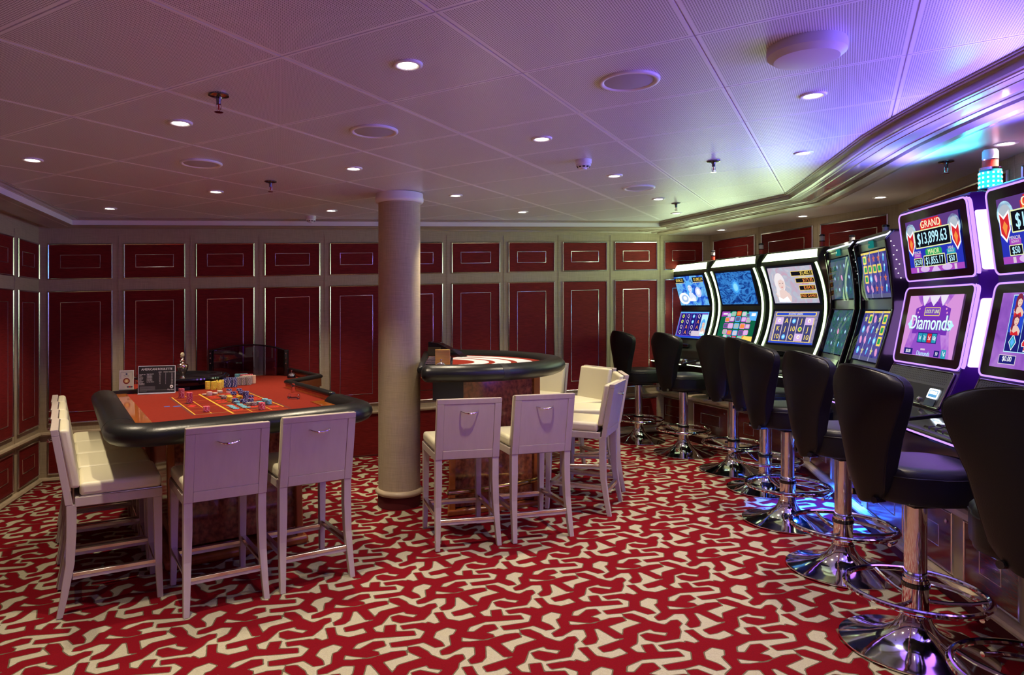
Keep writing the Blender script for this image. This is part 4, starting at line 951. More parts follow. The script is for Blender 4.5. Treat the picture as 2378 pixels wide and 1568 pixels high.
# ================================================================ SLOT MACHINES
GRNP = mat('satin black machine shell', (.030, .034, .030), .28, coat=.3)
PURP = mat('glossy purple machine shell', (.05, .012, .14), .12, coat=.8)
SIL = mat('silver cabinet trim', (.55, .54, .56), .15, 1)
LEDG = emis('green-white light strip', (.72, 1., .50), LED_WHITE)
LEDGB = emis('green-white light bar', (.72, 1., .52), LED_WHITE*1.1)
LEDP = emis('purple light strip', (.40, .21, 1.), 1.35)
LEDPB = emis('purple light panel', (.60, .30, 1.), LED_PURPLE)
BLKE = emis('black of a lit display', (.004, .004, .008), 1)
def E3(n, r, g, b, s=1.): return emis(n, (r, g, b), s*.76)
GOLD, WH, ICE = E3('gold display ink', .85, .62, .12), E3('white display ink', .9, .9, .95), E3('ice blue display ink', .45, .80, .95)
NAV, BLU, SKY = E3('navy display ink', .012, .012, .16), E3('blue display ink', .02, .06, .55), E3('sky display ink', .10, .40, .85)
MAG, PNK, VIO = E3('magenta display ink', .35, .06, .45), E3('pink display ink', .75, .30, .60), E3('violet display ink', .16, .05, .42)
REDD, ORG, GRN, TEAL = E3('red display ink', .60, .02, .03), E3('orange display ink', .80, .25, .05), E3('green display ink', .02, .32, .10), E3('teal display ink', .02, .30, .42)
SKIN, HAIR, LIL = E3('skin display ink', .72, .50, .42), E3('auburn display ink', .20, .02, .05), E3('lilac display ink', .62, .42, .75)
DIMV, PALE = E3('slate display ink', .10, .10, .22), E3('pale display ink', .62, .52, .62)
def machine_root(x, y, dirxy, name, label):
    """dirxy: plan direction into the machine"""
    return thing(name, label, 'slot machine', x, y, PLH+.008, math.atan2(dirxy[1], dirxy[0])-PI/2, 'slot machines along the right wall')
def plane(mb, W, y0, z0, y1, z1, lift=.004):
    """drawing plane on the leaning face from (y0,z0) to (y1,z1); returns Art in units of metres, height"""
    d = Vector((0, y1-y0, z1-z0)); h = d.length; uy = d.normalized(); n = Vector((1, 0, 0)).cross(uy)
    return Art(mb, Vector((0, (y0+y1)/2, (z0+z1)/2))+n*lift, (1, 0, 0), uy, n), h
def led_path(W, prof): return [(W, y-.006, z) for y, z in prof]
def woman(A, x, y, s, hair, dress, skin=None, flip=1):
    """simple generic portrait: hair, shoulders, face"""
    sk = skin or SKIN
    A.ell(x-.05*s*flip, y+.10*s, .30*s, .44*s, hair, 24)
    A.poly([(x-.30*s, y-.75*s), (x-.42*s, y-.35*s), (x-.10*s, y-.22*s), (x+.20*s, y-.24*s), (x+.46*s, y-.5*s), (x+.40*s, y-.75*s)], sk)
    A.poly([(x-.12*s, y-.2*s), (x-.08*s, y-.38*s), (x+.08*s, y-.38*s), (x+.12*s, y-.2*s)], sk, False)
    A.poly([(x-.32*s, y-.75*s), (x-.30*s, y-.50*s), (x-.05*s, y-.62*s), (x+.22*s, y-.50*s), (x+.36*s, y-.75*s)], dress)
    A.ell(x+.03*s*flip, y+.06*s, .19*s, .27*s, sk, 20)
    A.poly([(x-.17*s, y+.18*s), (x-.12*s, y+.38*s), (x+.15*s, y+.38*s), (x+.22*s, y+.14*s), (x+.05*s, y+.26*s)], hair)
    dk = E3('dark brown display ink', .06, .02, .03)
    for e in (-.075, .085): A.ell(x+(.03*flip+e)*s, y+.08*s, .035*s, .014*s, dk, 8, False)
    A.ell(x+.035*s*flip, y-.09*s, .05*s, .016*s, REDD, 8, False)
    A.poly([(x-.28*s, y+.1*s), (x-.36*s, y-.40*s), (x-.20*s, y-.55*s), (x-.15*s, y-.1*s)], hair, False)
def tower(par, x, y, z, lit=False):
    b = MB().lathe([(.026, 0), (.026, .012), (.022, .014), (.022, .02)], 20).build('tower_light', BLACKG, par, loc=(x, y, z), smooth=True)
    if not lit:
        MB().lathe([(.021, .018), (.021, .062)], 20).build('red_lens', mat('red lens', (.45, .06, .04), .2, spec=.6), b, smooth=True, angle=30)
        MB().lathe([(.023, .062), (.023, .070)], 20).build('lens_ring', BLACKG, b)
        MB().lathe([(.021, .070), (.021, .110)], 20).build('white_lens', mat('white lens', (.50, .50, .56), .2), b, smooth=True, angle=30)
        MB().lathe([(.024, .110), (.024, .122), (.018, .128), (0, .129)], 20).build('cap', BLACKG, b, smooth=True, angle=40)
    else:
        b.scale = (1, 1, 1)
        cy = emis('cyan beacon', (.02, .62, .80), 1.3); ch = emis('cyan beacon core', (.45, 1., 1.), 4)
        MB().lathe([(.050, .012), (.050, .115)], 28).build('cyan_lens', mat('cyan lens body', (.02, .40, .50), .15, spec=.6), b, smooth=True, angle=30)
        c_ = MB()
        for r in range(4):
            for k in range(14):
                a = 2*PI*k/14; c_.box(-.0042, .0042, -.001, .001, 0, .010)
                m0 = len(c_.v)-8
                for q in range(m0, m0+8):
                    X, Y, Z = c_.v[q]; Y -= .0515; c_.v[q] = (X*math.cos(a)-Y*math.sin(a), X*math.sin(a)+Y*math.cos(a), Z+.020+r*.024)
        c_.build('led_dots', ch, b)
        MB().lathe([(.0512, .018), (.0512, .104)], 28, cap=False).build('glow_band', cy, b, smooth=True)
        MB().lathe([(.050, .115), (.050, .128), (.040, .130)], 28).build('lens_ring', CHROME, b, smooth=True, angle=30)
        MB().lathe([(.036, .130), (.036, .168)], 28).build('red_lens', mat('red lens lit', (.55, .03, .03), .2, spec=.6), b, smooth=True, angle=30)
        MB().lathe([(.0365, .168), (.0365, .174)], 28).build('lens_ring', CHROME, b)
        MB().lathe([(.036, .174), (.036, .215), (.030, .226), (0, .230)], 28).build('white_lens', mat('lilac lens', (.62, .50, .85), .25), b, smooth=True, angle=40)
FR_A = [(-.30, .0), (-.30, .02)]
PROF_A = [(-.015-(.16*((.95-z)/.49)**1.9 if z < .95 else .105*((z-.95)/.375)**1.8), z) for z in [.46+.0577*i for i in range(16)]]
def at_z(prof, z):
    for (a, b), (c, d) in zip(prof, prof[1:]):
        if b <= z <= d: return a+(c-a)*(z-b)/(d-b)
    return prof[-1][0]
def deck(t, W, y0, m, led, zt=.365, btn=None):
    """console with button deck, sloping to the player"""
    b = MB().prism([(y0+.02, .30), (y0-.012, .312), (y0-.02, .330), (y0-.012, .348), (-.17, zt+.02), (-.1, zt+.02), (.1, .30)], lambda a, b: (-W, a, b), lambda a, b: (W, a, b)).build('button_deck', m, t, bevel=.006)
    MB().tube([(-W+.02, y0-.021, .331), (W-.02, y0-.021, .331)], .0045, 6).build('deck_light', led, b)
    g = MB(); sl = (zt+.02-.348)/(-.17-(y0-.012))
    def zz(y): return .348+(y-(y0-.012))*sl
    for i in range(7):
        for r in range(2):
            x = -.22+.06*i; y = y0+.045+.055*r
            g.hexa([(x-.022, y-.018, zz(y-.018)), (x+.022, y-.018, zz(y-.018)), (x+.022, y+.018, zz(y+.018)), (x-.022, y+.018, zz(y+.018))]+[(x-.018, y-.014, zz(y-.014)+.009), (x+.018, y-.014, zz(y-.014)+.009), (x+.018, y+.014, zz(y+.014)+.009), (x-.018, y+.014, zz(y+.014)+.009)])
    g.build('play_buttons', btn or mat('clear button caps', (.34, .38, .40), .12, spec=.8), b)
    MB().lathe([(.038, 0), (.038, .006), (.030, .008), (.030, .020), (.024, .024), (0, .025)], 24).build('spin_button', CHROME, b, loc=(.27, y0+.07, zz(y0+.07)-.002), smooth=True, angle=40)
    return b
def glow(par, x, y, z, e, c, r=.06, to=None, ang=150):
    """lamp for the glow of a lit strip, panel or beacon, or an added uplight"""
    l = bpy.data.lights.new('glow_lamp', 'SPOT'); l.energy = e; l.color = c; l.shadow_soft_size = r; l.spot_size = math.radians(ang); l.spot_blend = 1.
    o = bpy.data.objects.new('glow_lamp', l); col.objects.link(o); o.parent = par; o.location = (x, y, z)
    o.rotation_euler = Vector(to or (0, -1, .3)).to_track_quat('-Z', 'Y').to_euler(); return o
GW, PW = (.74, 1., .56), (.40, .14, 1.)
def machine_A(x, y, dv, label, kind):
    t = machine_root(x, y, dv, 'slot_machine', label); W = .356
    body = PROF_A+[(-.115, 1.36), (-.118, 1.372), (-.072, 1.450), (-.04, 1.462), (.30, 1.455), (.34, 1.40), (.34, .0), (-.10, .0), (-.10, .28), (-.175, .38)]
    MB().prism(body, lambda a, b: (-W, a, b), lambda a, b: (W, a, b)).build('cabinet', GRNP, t, bevel=.008, seg=2)
    MB().box(-W+.01, W-.01, -.2, .2, 1.44, 1.455)
    bar = MB(); n_ = Vector((0, -(1.450-1.372), -.046*-1)).normalized()
    bar.hexa([(-W+.02, -.1215, 1.368), (W-.012, -.1215, 1.368), (W-.012, -.10, 1.372), (-W+.02, -.10, 1.372), (-W+.045, -.078, 1.443), (W-.055, -.078, 1.443), (W-.055, -.06, 1.445), (-W+.045, -.06, 1.445)])
    bar.build('top_light_bar', LEDGB, t)
    MB().box(-W+.05, -W+.1, .05, .3, 1.45, 1.46)
    for s in (-1, 1):
        MB().tube([(s*(W-.022), y_-.004, z_) for y_, z_ in PROF_A], .0095, 8).build('side_light', LEDG, t, smooth=True)
    # screens
    for nm, z0, z1 in (('lower_screen', .600, .895), ('upper_screen', .975, 1.305)):
        mb = MB(); y0, y1 = at_z(PROF_A, z0), at_z(PROF_A, z1); A, h = plane(mb, W, y0, z0, y1, z1, .006)
        w_ = .272
        A.rect(0, 0, 2*w_+.05, h+.035, BLKE, False); A.k = 2
        kind(A, nm, w_, h)
        mb.build(nm, BLKE, t)
    MB().box(-.09, .09, -.178, -.14, .50, .535).build('ticket_slot', BLACKG, t, bevel=.004)
    deck(t, W-.01, -.40, BLACKG, LEDG)
    glow(t, 0, -.16, 1.43, GLOW_GREEN, GW, .30, (0, -1, .55)); glow(t, -.30, -.14, .95, GLOW_GREEN*.5, GW, .15, (-.7, -1, -.1), 160)
    tower(t, .19, .08, 1.458)
    return t
def slots(A, w, h, rows, x0, x1, y0, y1, size, inks, bg=None, col=None):
    nr, nc = len(rows), len(rows[0]); cw_, rh = (x1-x0)/nc, (y1-y0)/nr
    if bg:
        for c in range(nc): A.rect(x0+cw_*(c+.5), (y0+y1)/2, cw_*.90, (y1-y0), bg, c == 0)
    A.k += 1
    for r, row in enumerate(rows):
        for c, ch in enumerate(row):
            X, Y = x0+cw_*(c+.5), y1-rh*(r+.5)
            if ch == '*': A.star(X, Y, size*.5, inks.get('*', GOLD), 5, .45, False)
            elif ch == 'o': A.ell(X, Y, size*.45, size*.45, inks.get('o', SKY), 16, False); A.k += 1; A.ell(X, Y, size*.26, size*.26, ICE, 12, False); A.k -= 1
            elif ch == 'q': A.ell(X, Y, size*.45, size*.45, GOLD, 16, False); A.k += 1; A.star(X, Y, size*.36, GRN, 8, .6, False); A.k -= 1
            elif ch == 'W':
                A.rect(X, Y, cw_*.95, rh*.92, LIL, False); A.k += 1; A.ell(X, Y+rh*.05, cw_*.2, rh*.24, WH, 12, False); A.k += 1; A.ell(X+.003, Y+rh*.02, cw_*.11, rh*.15, SKIN, 10, False); A.k -= 2
            elif ch == 'p': A.ell(X, Y, size*.34, size*.50, PNK, 12, False, rot=.5)
            elif ch == 's': A.ell(X, Y, size*.22, size*.5, SKY, 12, False, rot=-.3); A.k += 1; A.ell(X+size*.1, Y+size*.25, size*.2, size*.15, ICE, 10, False); A.k -= 1
            elif ch == 'G': A.rrect(X, Y, cw_*.8, rh*.85, rh*.1, GOLD, False); A.k += 1; A.rrect(X, Y, cw_*.5, rh*.5, rh*.05, GRN, False); A.k -= 1
            elif ch != ' ': A.text('10' if ch == '1' else ch, X, Y, size*1.25, inks.get(ch, GOLD), 1, False)
def art1(A, nm, w, h):
    if nm == 'upper_screen':
        A.rect(0, 0, 2*w, h, emis_noise('blue magic picture', [(.01, .02, .25), (.03, .15, .8), (.2, .6, .95), (.02, .05, .4)], (9, 9, 9), 1.0))
        for x, t_ in ((-.19, '$106.22'), (.165, '$1,082.24')):
            A.rect(x, h/2-.045, .19, .055, BLKE); A.text(t_, x+.01, h/2-.045, .046, GOLD, .9); A.rect(x, h/2-.076, .18, .005, GOLD, False)
        woman(A, -.02, .02, .19, SKY, WH, E3('pale blue skin ink', .65, .72, .95))
        A.ell(-.16, -.09, .10, .07, WH, 24); A.ell(-.15, -.09, .065, .045, E3('steel blue ink', .35, .5, .75), 24); A.ell(-.145, -.085, .035, .025, WH, 16)
        A.ell(.13, -.02, .055, .06, E3('pale orb ink', .55, .6, .95), 20); A.ell(.13, -.015, .03, .035, WH, 16)
    else:
        A.rect(0, 0, 2*w, h, SKY); A.rect(0, .0, 2*w-.03, h-.03, VIO)
        slots(A, w, h, ['qQoQ', 'qQoA', 'QAQA', 'QAQ '], -w+.03, .16, -h/2+.03, h/2-.02, .048, {'Q': PALE, 'A': ORG}, NAV)
        A.rect(.215, .0, .11, h-.06, ICE); woman(A, .215, -.0, .13, SKY, WH); A.rect(.11, -h/2+.055, .15, .06, PALE)
        A.rect(0, -h/2+.012, 2*w, .022, BLU)
def art2(A, nm, w, h):
    if nm == 'upper_screen':
        A.k = 0; A.rect(0, 0, 2*w, h, emis_noise('blue plasma picture', [(.006, .02, .12), (.01, .06, .32), (.05, .28, .75), (.015, .05, .3)], (5, 14, 9), 1.0, 3.5))
        for i, (r, c) in enumerate(((.085, (.03, .20, .62)), (.06, (.08, .42, .85)), (.040, (.25, .65, .95)))): A.ell(0, .01, r*.8, r, E3(f'plasma glow {i}', *c), 24)
        for i in range(11):
            a = i*2*PI/11+.3; q = .07; l_ = .09+.03*((i*7) % 3); A.k = 3
            A.poly([(q*.6*math.cos(a-.06), q*math.sin(a-.06)), (q*.6*math.cos(a+.06), q*math.sin(a+.06)), (l_*1.2*math.cos(a+.1), l_*math.sin(a+.1))], E3('plasma streak', .08, .36, .80), False)
    else:
        A.rect(0, 0, 2*w, h, E3('dark green display', .005, .11, .05))
        A.poly([(-w, h/2), (-w+.13, h/2), (-w+.09, h/2-.05), (-w, h/2-.055)], MAG); A.poly([(w, h/2), (w-.13, h/2), (w-.09, h/2-.09), (w, h/2-.095)], SKY); A.poly([(w, -h/2), (w-.16, -h/2), (w-.12, -h/2+.05), (w, -h/2+.05)], GOLD)
        A.rect(-w+.06, h/2-.025, .07, .015, WH, False); A.rect(w-.05, h/2-.03, .06, .03, WH, False)
        for r in range(5):
            for c in range(5):
                X, Y = (c-2)*.088, (r-2)*.068; q = 1-.30*((X/.2)**2+(Y/.15)**2)*.5
                if q < .55: continue
                m_ = (PNK if (r+c) % 2 else MAG) if c != 2 else (SKY if r in (1, 2, 3) else REDD)
                if r in (0, 4) and c != 2: m_ = E3('mint ink', .10, .60, .40)
                A.k = 4; A.rrect(X*q*1.08, Y*q*1.12, .082*q, .060*q, .012, m_, False); A.k = 5; A.rrect(X*q*1.08, Y*q*1.12, .064*q, .044*q, .009, [PALE, DIMV, LIL, E3('sage ink', .35, .45, .40), ORG][(r*3+c) % 5], False)
def art3(A, nm, w, h):
    if nm == 'upper_screen':
        A.rect(0, 0, 2*w, h, emis_noise('rosy palace picture', [(.70, .45, .58), (.62, .52, .66), (.55, .62, .75), (.80, .66, .72)], (12, 12, 12), .9))
        woman(A, -.14, .003, .218, E3('silver hair ink', .78, .72, .74), WH, E3('fair skin ink', .74, .56, .52), 1)
        A.k += 1
        for i, (t_, y_, x_, wd, c, s_) in enumerate((('$1,402.11', .105, .145, .26, GOLD, 'FREE GAMES'), ('$275.85', .040, .165, .22, ORG, 'FREE GAMES'), ('$104.30', -.030, .175, .19, ORG, 'FREE GAMES'), ('FREE GAMES', -.105, .170, .20, ORG, ''))):
            A.k = 20; A.rrect(x_, y_, wd, .048, .006, GOLD, False); A.k = 22; A.rect(x_, y_, wd-.010, .038, BLKE, False); A.k = 24
            A.text(t_, x_+(wd/2-.075 if s_ else 0), y_, .042 if s_ else .034, c, .88 if s_ else .95, False)
            if s_: A.text(s_, x_, y_-.031, .015, [GOLD, REDD, TEAL][i], 1, False)
    else:
        A.rect(0, 0, 2*w, h, emis_noise('lilac stone picture', [(.16, .14, .30), (.38, .34, .52), (.22, .18, .36)], (22, 22, 22), .9)); A.rrect(0, h/2-.026, 2*w-.05, .036, .008, GOLD); A.rrect(0, h/2-.026, 2*w-.07, .026, .006, BLU); A.text('SOLSTICE QUEEN', 0, h/2-.026, .022, WH)
        A.rect(0, -.022, .475, h-.082, GOLD); A.rect(0, -.022, .463, h-.092, PALE)
        slots(A, w, h, ['WAoJW', 'KJ1qJ', '1oQW1'], -.228, .228, -h/2+.024, h/2-.055, .052, {}, E3('indigo reel ink', .05, .05, .17))
        A.rect(0, -h/2+.008, 2*w, .015, BLU)
LN = [hit(u, (2.58, 7.93), (.2586, -.966)) for u in (1559, 1655, 1768, 1916)]
A0, AD, AN = (2.58, 7.93), (.2586, -.966), (.966, .2586)
ms = []
for i, (s_, k, lb) in enumerate(((.32, art1, 'green-lit slot machine farthest from the viewer, blue sorceress picture on its top screen'), (1.09, art2, 'green-lit slot machine with a glowing blue burst on its top screen'), (1.87, art3, 'green-lit slot machine with a silver-haired queen and four prize boxes on its top screen'))):
    x, y = A0[0]+AD[0]*s_+AN[0]*.08, A0[1]+AD[1]*s_+AN[1]*.08
    ms.append(machine_A(x, y, AN, lb, k))
# ---- pair of silver-topped machines
GREYG = mat('grey green bezel', (.12, .15, .12), .30, coat=.3)
def machine_B(x, y, dv, label, kind, W=.285):
    t = machine_root(x, y, dv, 'slot_machine', label)
    P = [(-.14, .46), (-.10, .60), (-.055, .76), (-.02, .92), (-.02, 1.02), (-.035, 1.20), (-.065, 1.38)]
    body = P+[(-.075, 1.41), (-.05, 1.445), (.30, 1.45), (.34, 1.40), (.34, .0), (-.10, .0), (-.10, .28), (-.15, .38)]
    MB().prism(body, lambda a, b: (-W, a, b), lambda a, b: (W, a, b)).build('cabinet', GRNP, t, bevel=.008)
    MB().hexa([(-W, -.082, 1.405), (W, -.082, 1.405), (W, -.04, 1.41), (-W, -.04, 1.41), (-W, -.055, 1.432), (W, -.055, 1.432), (W, -.02, 1.432), (-W, -.02, 1.432)]).build('top_light_bar', emis('lavender light bar', (.62, .62, .95), 1.6), t)
    fc = MB(); fc.add([(s*(W-.012), y_-.003, z_) for y_, z_ in P for s in (-1, 1)], [(2*i, 2*i+1, 2*i+3, 2*i+2) for i in range(len(P)-1)]); fc.build('bezel', GREYG, t, smooth=True)
    for s in (-1, 1):
        pr = [(y_-.035 if 2 < i < 5 else y_-.022, z_) for i, (y_, z_) in enumerate(P)]
        MB().prism([(a-.028, b) for a, b in P]+[(-.04, 1.44), (.16, 1.43), (.16, .40), (-.12, .40)], lambda a, b: (s*(W-.001), a, b), lambda a, b: (s*(W+.030), a, b)).build('side_wing', mat('glossy dark wing', (.010, .008, .009), .18, coat=.4), t, bevel=.008)
        dots = MB()
        for i in range(9):
            z_ = 1.36-.03*i; dots.box(s*(W+.0305), s*(W+.0315), at_z(P, z_)+.0+.012*(i % 3), at_z(P, z_)+.006+.012*(i % 3), z_, z_+.005)
        dots.build('wing_lamps', emis('tiny white lamps', (1, .95, .9), 3), t)
        MB().tube([(s*(W+.018), at_z(P, z_)-.012, z_) for z_ in (.42, .55, .70, .85, .98)] if s > 0 else [(s*(W+.018), at_z(P, z_)-.012, z_) for z_ in (.42, .6)], .006, 6).build('side_light', LEDG if s > 0 else BLACKG, t)
    for nm, z0, z1 in (('lower_screen', .56, .905), ('upper_screen', 1.00, 1.325)):
        mb = MB(); A, h = plane(mb, W, at_z(P, z0), z0, at_z(P, z1), z1, .008); A.rect(0, 0, .51, h+.02, BLKE, False); A.k = 2; kind(A, nm, .235, h); mb.build(nm, BLKE, t)
        g = MB(); A2, h2 = plane(g, W, at_z(P, z0), z0, at_z(P, z1), z1, .024); A2.rect(0, 0, .53, h2+.03, GL2); g.build('screen_glass', GL2, t)
    MB().box(-.03, .03, -.084, -.06, 1.345, 1.395).build('maker_badge', emis('lit teal badge', (.006, .12, .11), 1), t, bevel=.006)
    mb = MB(); A, h = plane(mb, W, -.084, 1.35, -.084, 1.39, .0015); A.star(0, 0, .016, mat('silver badge print', (.6, .65, .65), .3, .6), 4, .4); mb.build('badge_emblem', WHITEP, t)
    MB().hexa([(-.2, -.185, .40), (.2, -.185, .40), (.2, -.17, .40), (-.2, -.17, .40), (-.2, -.13, .52), (.2, -.13, .52), (.2, -.11, .52), (-.2, -.11, .52)]).build('info_panel', mat('green tinted glass plate', (.10, .20, .10), .12, coat=.8), t)
    for s in (-1, 1): MB().lathe([(0, 0), (.018, 0), (.018, .006), (.010, .012), (0, .012)], 16).build('side_button', mat('dark red button', (.25, .03, .02), .2), t, loc=(-.27, -.17, .43+.05*s)).rotation_euler = (PI/2, 0, 0)
    deck(t, W+.02, -.38, BLACKG, LEDG)
    tower(t, -.24, .10, 1.405)
    return t
GL2 = thin_glass('screen cover glass', (.95, .97, .95), .012)
def artsea(A, nm, w, h, dim=1.):
    A.rect(0, 0, 2*w, h, emis_noise('indigo sea picture', [(.03, .03, .16), (.06, .06, .34), (.14, .10, .42), (.03, .08, .30)], (8, 8, 8), .9))
    A.rect(0, h/2-.008, 2*w, .014, GOLD); A.rect(0, -h/2+.014, 2*w, .028, DIMV)
    if nm == 'lower_screen': slots(A, w, h, ['*Gp*G', 'ops*G', 'ppsoG', 'o*s*p'], -w+.02, w-.01, -h/2+.03, h/2-.02, .060, {'*': E3('star ink', .62, .58, .22)}, None)
    else:
        slots(A, w, h, ['G***s', 'GGGGs', 'Gopr*', 'pp**s'], -w+.02, w-.01, -h/2+.03, h/2-.02, .058, {'*': E3('red star ink', .55, .14, .10), 'r': ORG}, None)
    for x in (-.10, .07): A.poly([(x, -h/2), (x+.012, -h/2), (x+.05, h/2), (x+.035, h/2)], E3('painted reflection streak', .34, .34, .55), False)  # pale streaks paint glass reflections into the screen picture
def artdim(A, nm, w, h):
    A.rect(0, 0, 2*w, h, emis_noise('dim teal picture', [(.02, .07, .06), (.04, .14, .12), (.06, .10, .20), (.03, .18, .13)] if nm == 'lower_screen' else [(.03, .04, .12), (.08, .09, .22), (.05, .12, .10)], (8, 8, 16), .9))
    slots(A, w, h, ['*o*o*', 'o*p*o', '*o*s*'], -w+.02, w-.01, -h/2+.03, h/2-.02, .05, {'*': E3('faint teal ink', .05, .22, .18), 'o': E3('faint violet ink', .08, .08, .24)}, None)
B0, BD, BN = (3.2, 5.75), (-.240, -.971), (.971, -.240)
for s_, k, lb in ((.40, artdim, 'dark grey-green slot machine with a teal badge, next to the last green-lit one'), (1.13, artsea, 'slot machine with sea-creature reels and a teal badge, left of the purple machines')):
    machine_B(B0[0]+BD[0]*s_+BN[0]*.03, B0[1]+BD[1]*s_+BN[1]*.03, BN, lb, k)
# ---- big purple machines
def rr_path(w, h, r, n=5):
    p = []
    for cx, cy, a in ((w-r, h-r, 0), (-w+r, h-r, 90), (-w+r, -h+r, 180), (w-r, -h+r, 270)):
        p += [(cx+r*math.cos(math.radians(a+90*i/n)), cy+r*math.sin(math.radians(a+90*i/n))) for i in range(n+1)]
    return p
def machine_C(x, y, dv, label, kind, lit=False):
    t = machine_root(x, y, dv, 'slot_machine', label); W, W2 = .375, .425
    P = [(-.17, .385), (-.085, .585), (-.055, .70), (-.02, .90), (.0, 1.06), (.0, 1.09), (-.012, 1.20), (-.035, 1.38), (-.05, 1.52)]
    full = P+[(-.04, 1.535), (.02, 1.54)]
    MB().prism(full+[(.12, 1.52), (.12, .0), (-.08, .0), (-.08, .28), (-.17, .35)], lambda a, b: (-W, a, b), lambda a, b: (W, a, b)).build('cabinet', PURP, t, bevel=.008)
    MB().prism([(.10, .0), (.10, .50), (.06, .75), (.10, 1.0), (.11, 1.2), (.09, 1.42), (.14, 1.52), (.34, 1.50), (.38, 1.40), (.38, .0)], lambda a, b: (-W2, a, b), lambda a, b: (W2, a, b)).build('rear_cabinet', PURP, t, bevel=.015, seg=3)
    for s in (-1, 1):
        for z0, z1 in ((.62, .98), (1.13, 1.44)):
            y0a, y1a = at_z(P, z0), at_z(P, z1)
            q = MB(); c = [(s*(W+.004), y0a+.018, z0), (s*(W2+.004), .098, z0), (s*(W2+.004), .098, z1), (s*(W+.004), y1a+.018, z1)]
            q.hexa([(x_, y_, z_) for x_, y_, z_ in (c[0], c[1])]+[(c[1][0]-s*.02, c[1][1]+.02, z0), (c[0][0]-s*.02, c[0][1]+.02, z0)]+[c[3], c[2], (c[2][0]-s*.02, c[2][1]+.02, z1), (c[3][0]-s*.02, c[3][1]+.02, z1)])
            q.build('side_light_panel', LEDPB, t, bevel=.01)
        MB().tube([(s*(W2+.004), y_, z_) for y_, z_ in ((.10, .40), (.085, .6), (.062, .75), (.10, 1.0), (.11, 1.2), (.09, 1.42), (.13, 1.51))], .004, 6).build('edge_trim', SIL, t, smooth=True)
    for nm, z0, z1 in (('lower_screen', .600, 1.052), ('upper_screen', 1.098, 1.512)):
        y0, y1 = at_z(P, z0), at_z(P, z1)
        mb = MB(); A, h = plane(mb, W, y0, z0, y1, z1, .010); g = MB()
        pts = rr_path(W-.004, h/2, .035)
        bz = MB(); Ab, _ = plane(bz, W, y0, z0, y1, z1, .006); Ab.poly(pts, BLACKG); b_ = bz.build('glass_bezel', BLACKG, t)
        MB().tube([Ab.p(a, b) for a, b in pts], .0052, 6, closed=True).build('bezel_light', LEDP, b_, smooth=True)
        MB().tube([Ab.p(a, b)+Vector((.010, .012, 0)) for a, b in pts[-3:]+pts[:5]], .009, 6).build('bezel_light', LEDP, b_, smooth=True)
        A.k = 2; kind(A, nm, .29, h); mb.build(nm, BLKE, t)
    # speaker grille and bill panel
    d = Vector((0, -.085+.17, .585-.385)); hh = d.length; uy = d.normalized(); n = Vector((1, 0, 0)).cross(uy)
    c = Vector((0, (-.17-.085)/2, (.385+.585)/2)); gp = MB(); G = Art(gp, c+n*.006, (1, 0, 0), uy, n)
    pts = rr_path(W-.03, hh/2-.006, .015); G.poly(pts, DGREY); G.k = 4
    for r in range(5):
        for i in range(34):
            G.poly([(-.315+.0185*i+.006*(r % 2)+a, .088-.0135*r+b) for a, b in ((-.0045, -.004), (.003, -.004), (.0055, .004), (-.002, .004))], BLACKM, False)
    G.rect(.0, -.035, .62, .10, BLACKM, False)
    gpo = gp.build('speaker_panel', DGREY, t)
    MB().tube([G.p(a, b) for a, b in pts], .004, 6, closed=True).build('panel_trim', SIL, gpo, smooth=True)
    bp_ = MB(); B = Art(bp_, c+n*.010, (1, 0, 0), uy, n); lite = emis('bill slot glow', (.75, .85, 1.), 5)
    B.rrect(.24, -.028, .105, .055, .008, lite); B.rrect(.24, -.028, .088, .040, .006, E3('bill slot blue', .10, .30, .55, 1.2)); B.rect(.24, -.022, .07, .018, lite); B.rrect(.24, -.078, .105, .04, .006, mat('bill chute', (.03, .06, .10), .1, coat=.6))
    bp_.build('bill_acceptor', BLACKG, t)
    k_ = MB().lathe([(0, 0), (.014, 0), (.014, .010), (.009, .014), (0, .014)], 18).build('key_lock', CHROME, t, loc=c+uy*-.075+Vector((.13, 0, 0))+n*.007, smooth=True, angle=40); k_.rotation_euler = n.to_track_quat('Z', 'Y').to_euler()
    dk = deck(t, W2-.01, -.42, BLACKG, LEDP, btn=BLACKG)
    MB().tube([(-W2+.02, -.20, .372), (W2-.02, -.20, .372)], .005, 6).build('rear_deck_light', LEDP, dk)
    MB().box(-.38, .38, -.05, .1, .0, .30).build('lower_door', mat('dark blue lower door', (.01, .01, .04), .25), t)
    glow(t, -.36, -.08, 1.25, GLOW_PURPLE*.6, PW, .12, (-.2, -1, .35), 120); glow(t, .42, .02, 1.25, GLOW_PURPLE, PW, .12, (.4, -1, .35)); glow(t, 0, -.12, 1.56, GLOW_PURPLE*5.0, (.13, .11, 1.), .1, (0, -.75, 1), 130)  # last lamp: added unseen uplight that tints the ceiling blue-violet
    glow(t, 0, -.50, .31, GLOW_PURPLE*.7, PW, .25, (0, -1, -.5))
    MB().lathe([(.15, 0), (.14, .02), (.10, .04), (.05, .052), (0, .054)], 32).build('top_hump', PURP, t, loc=(.20, .17, 1.51), smooth=True)
    tower(t, .20, .15, 1.56, lit)
    if lit: glow(t, .20, .05, 1.66, 14, (.05, .8, 1.), .05, (-.2, -1, .5), 170)
    return t
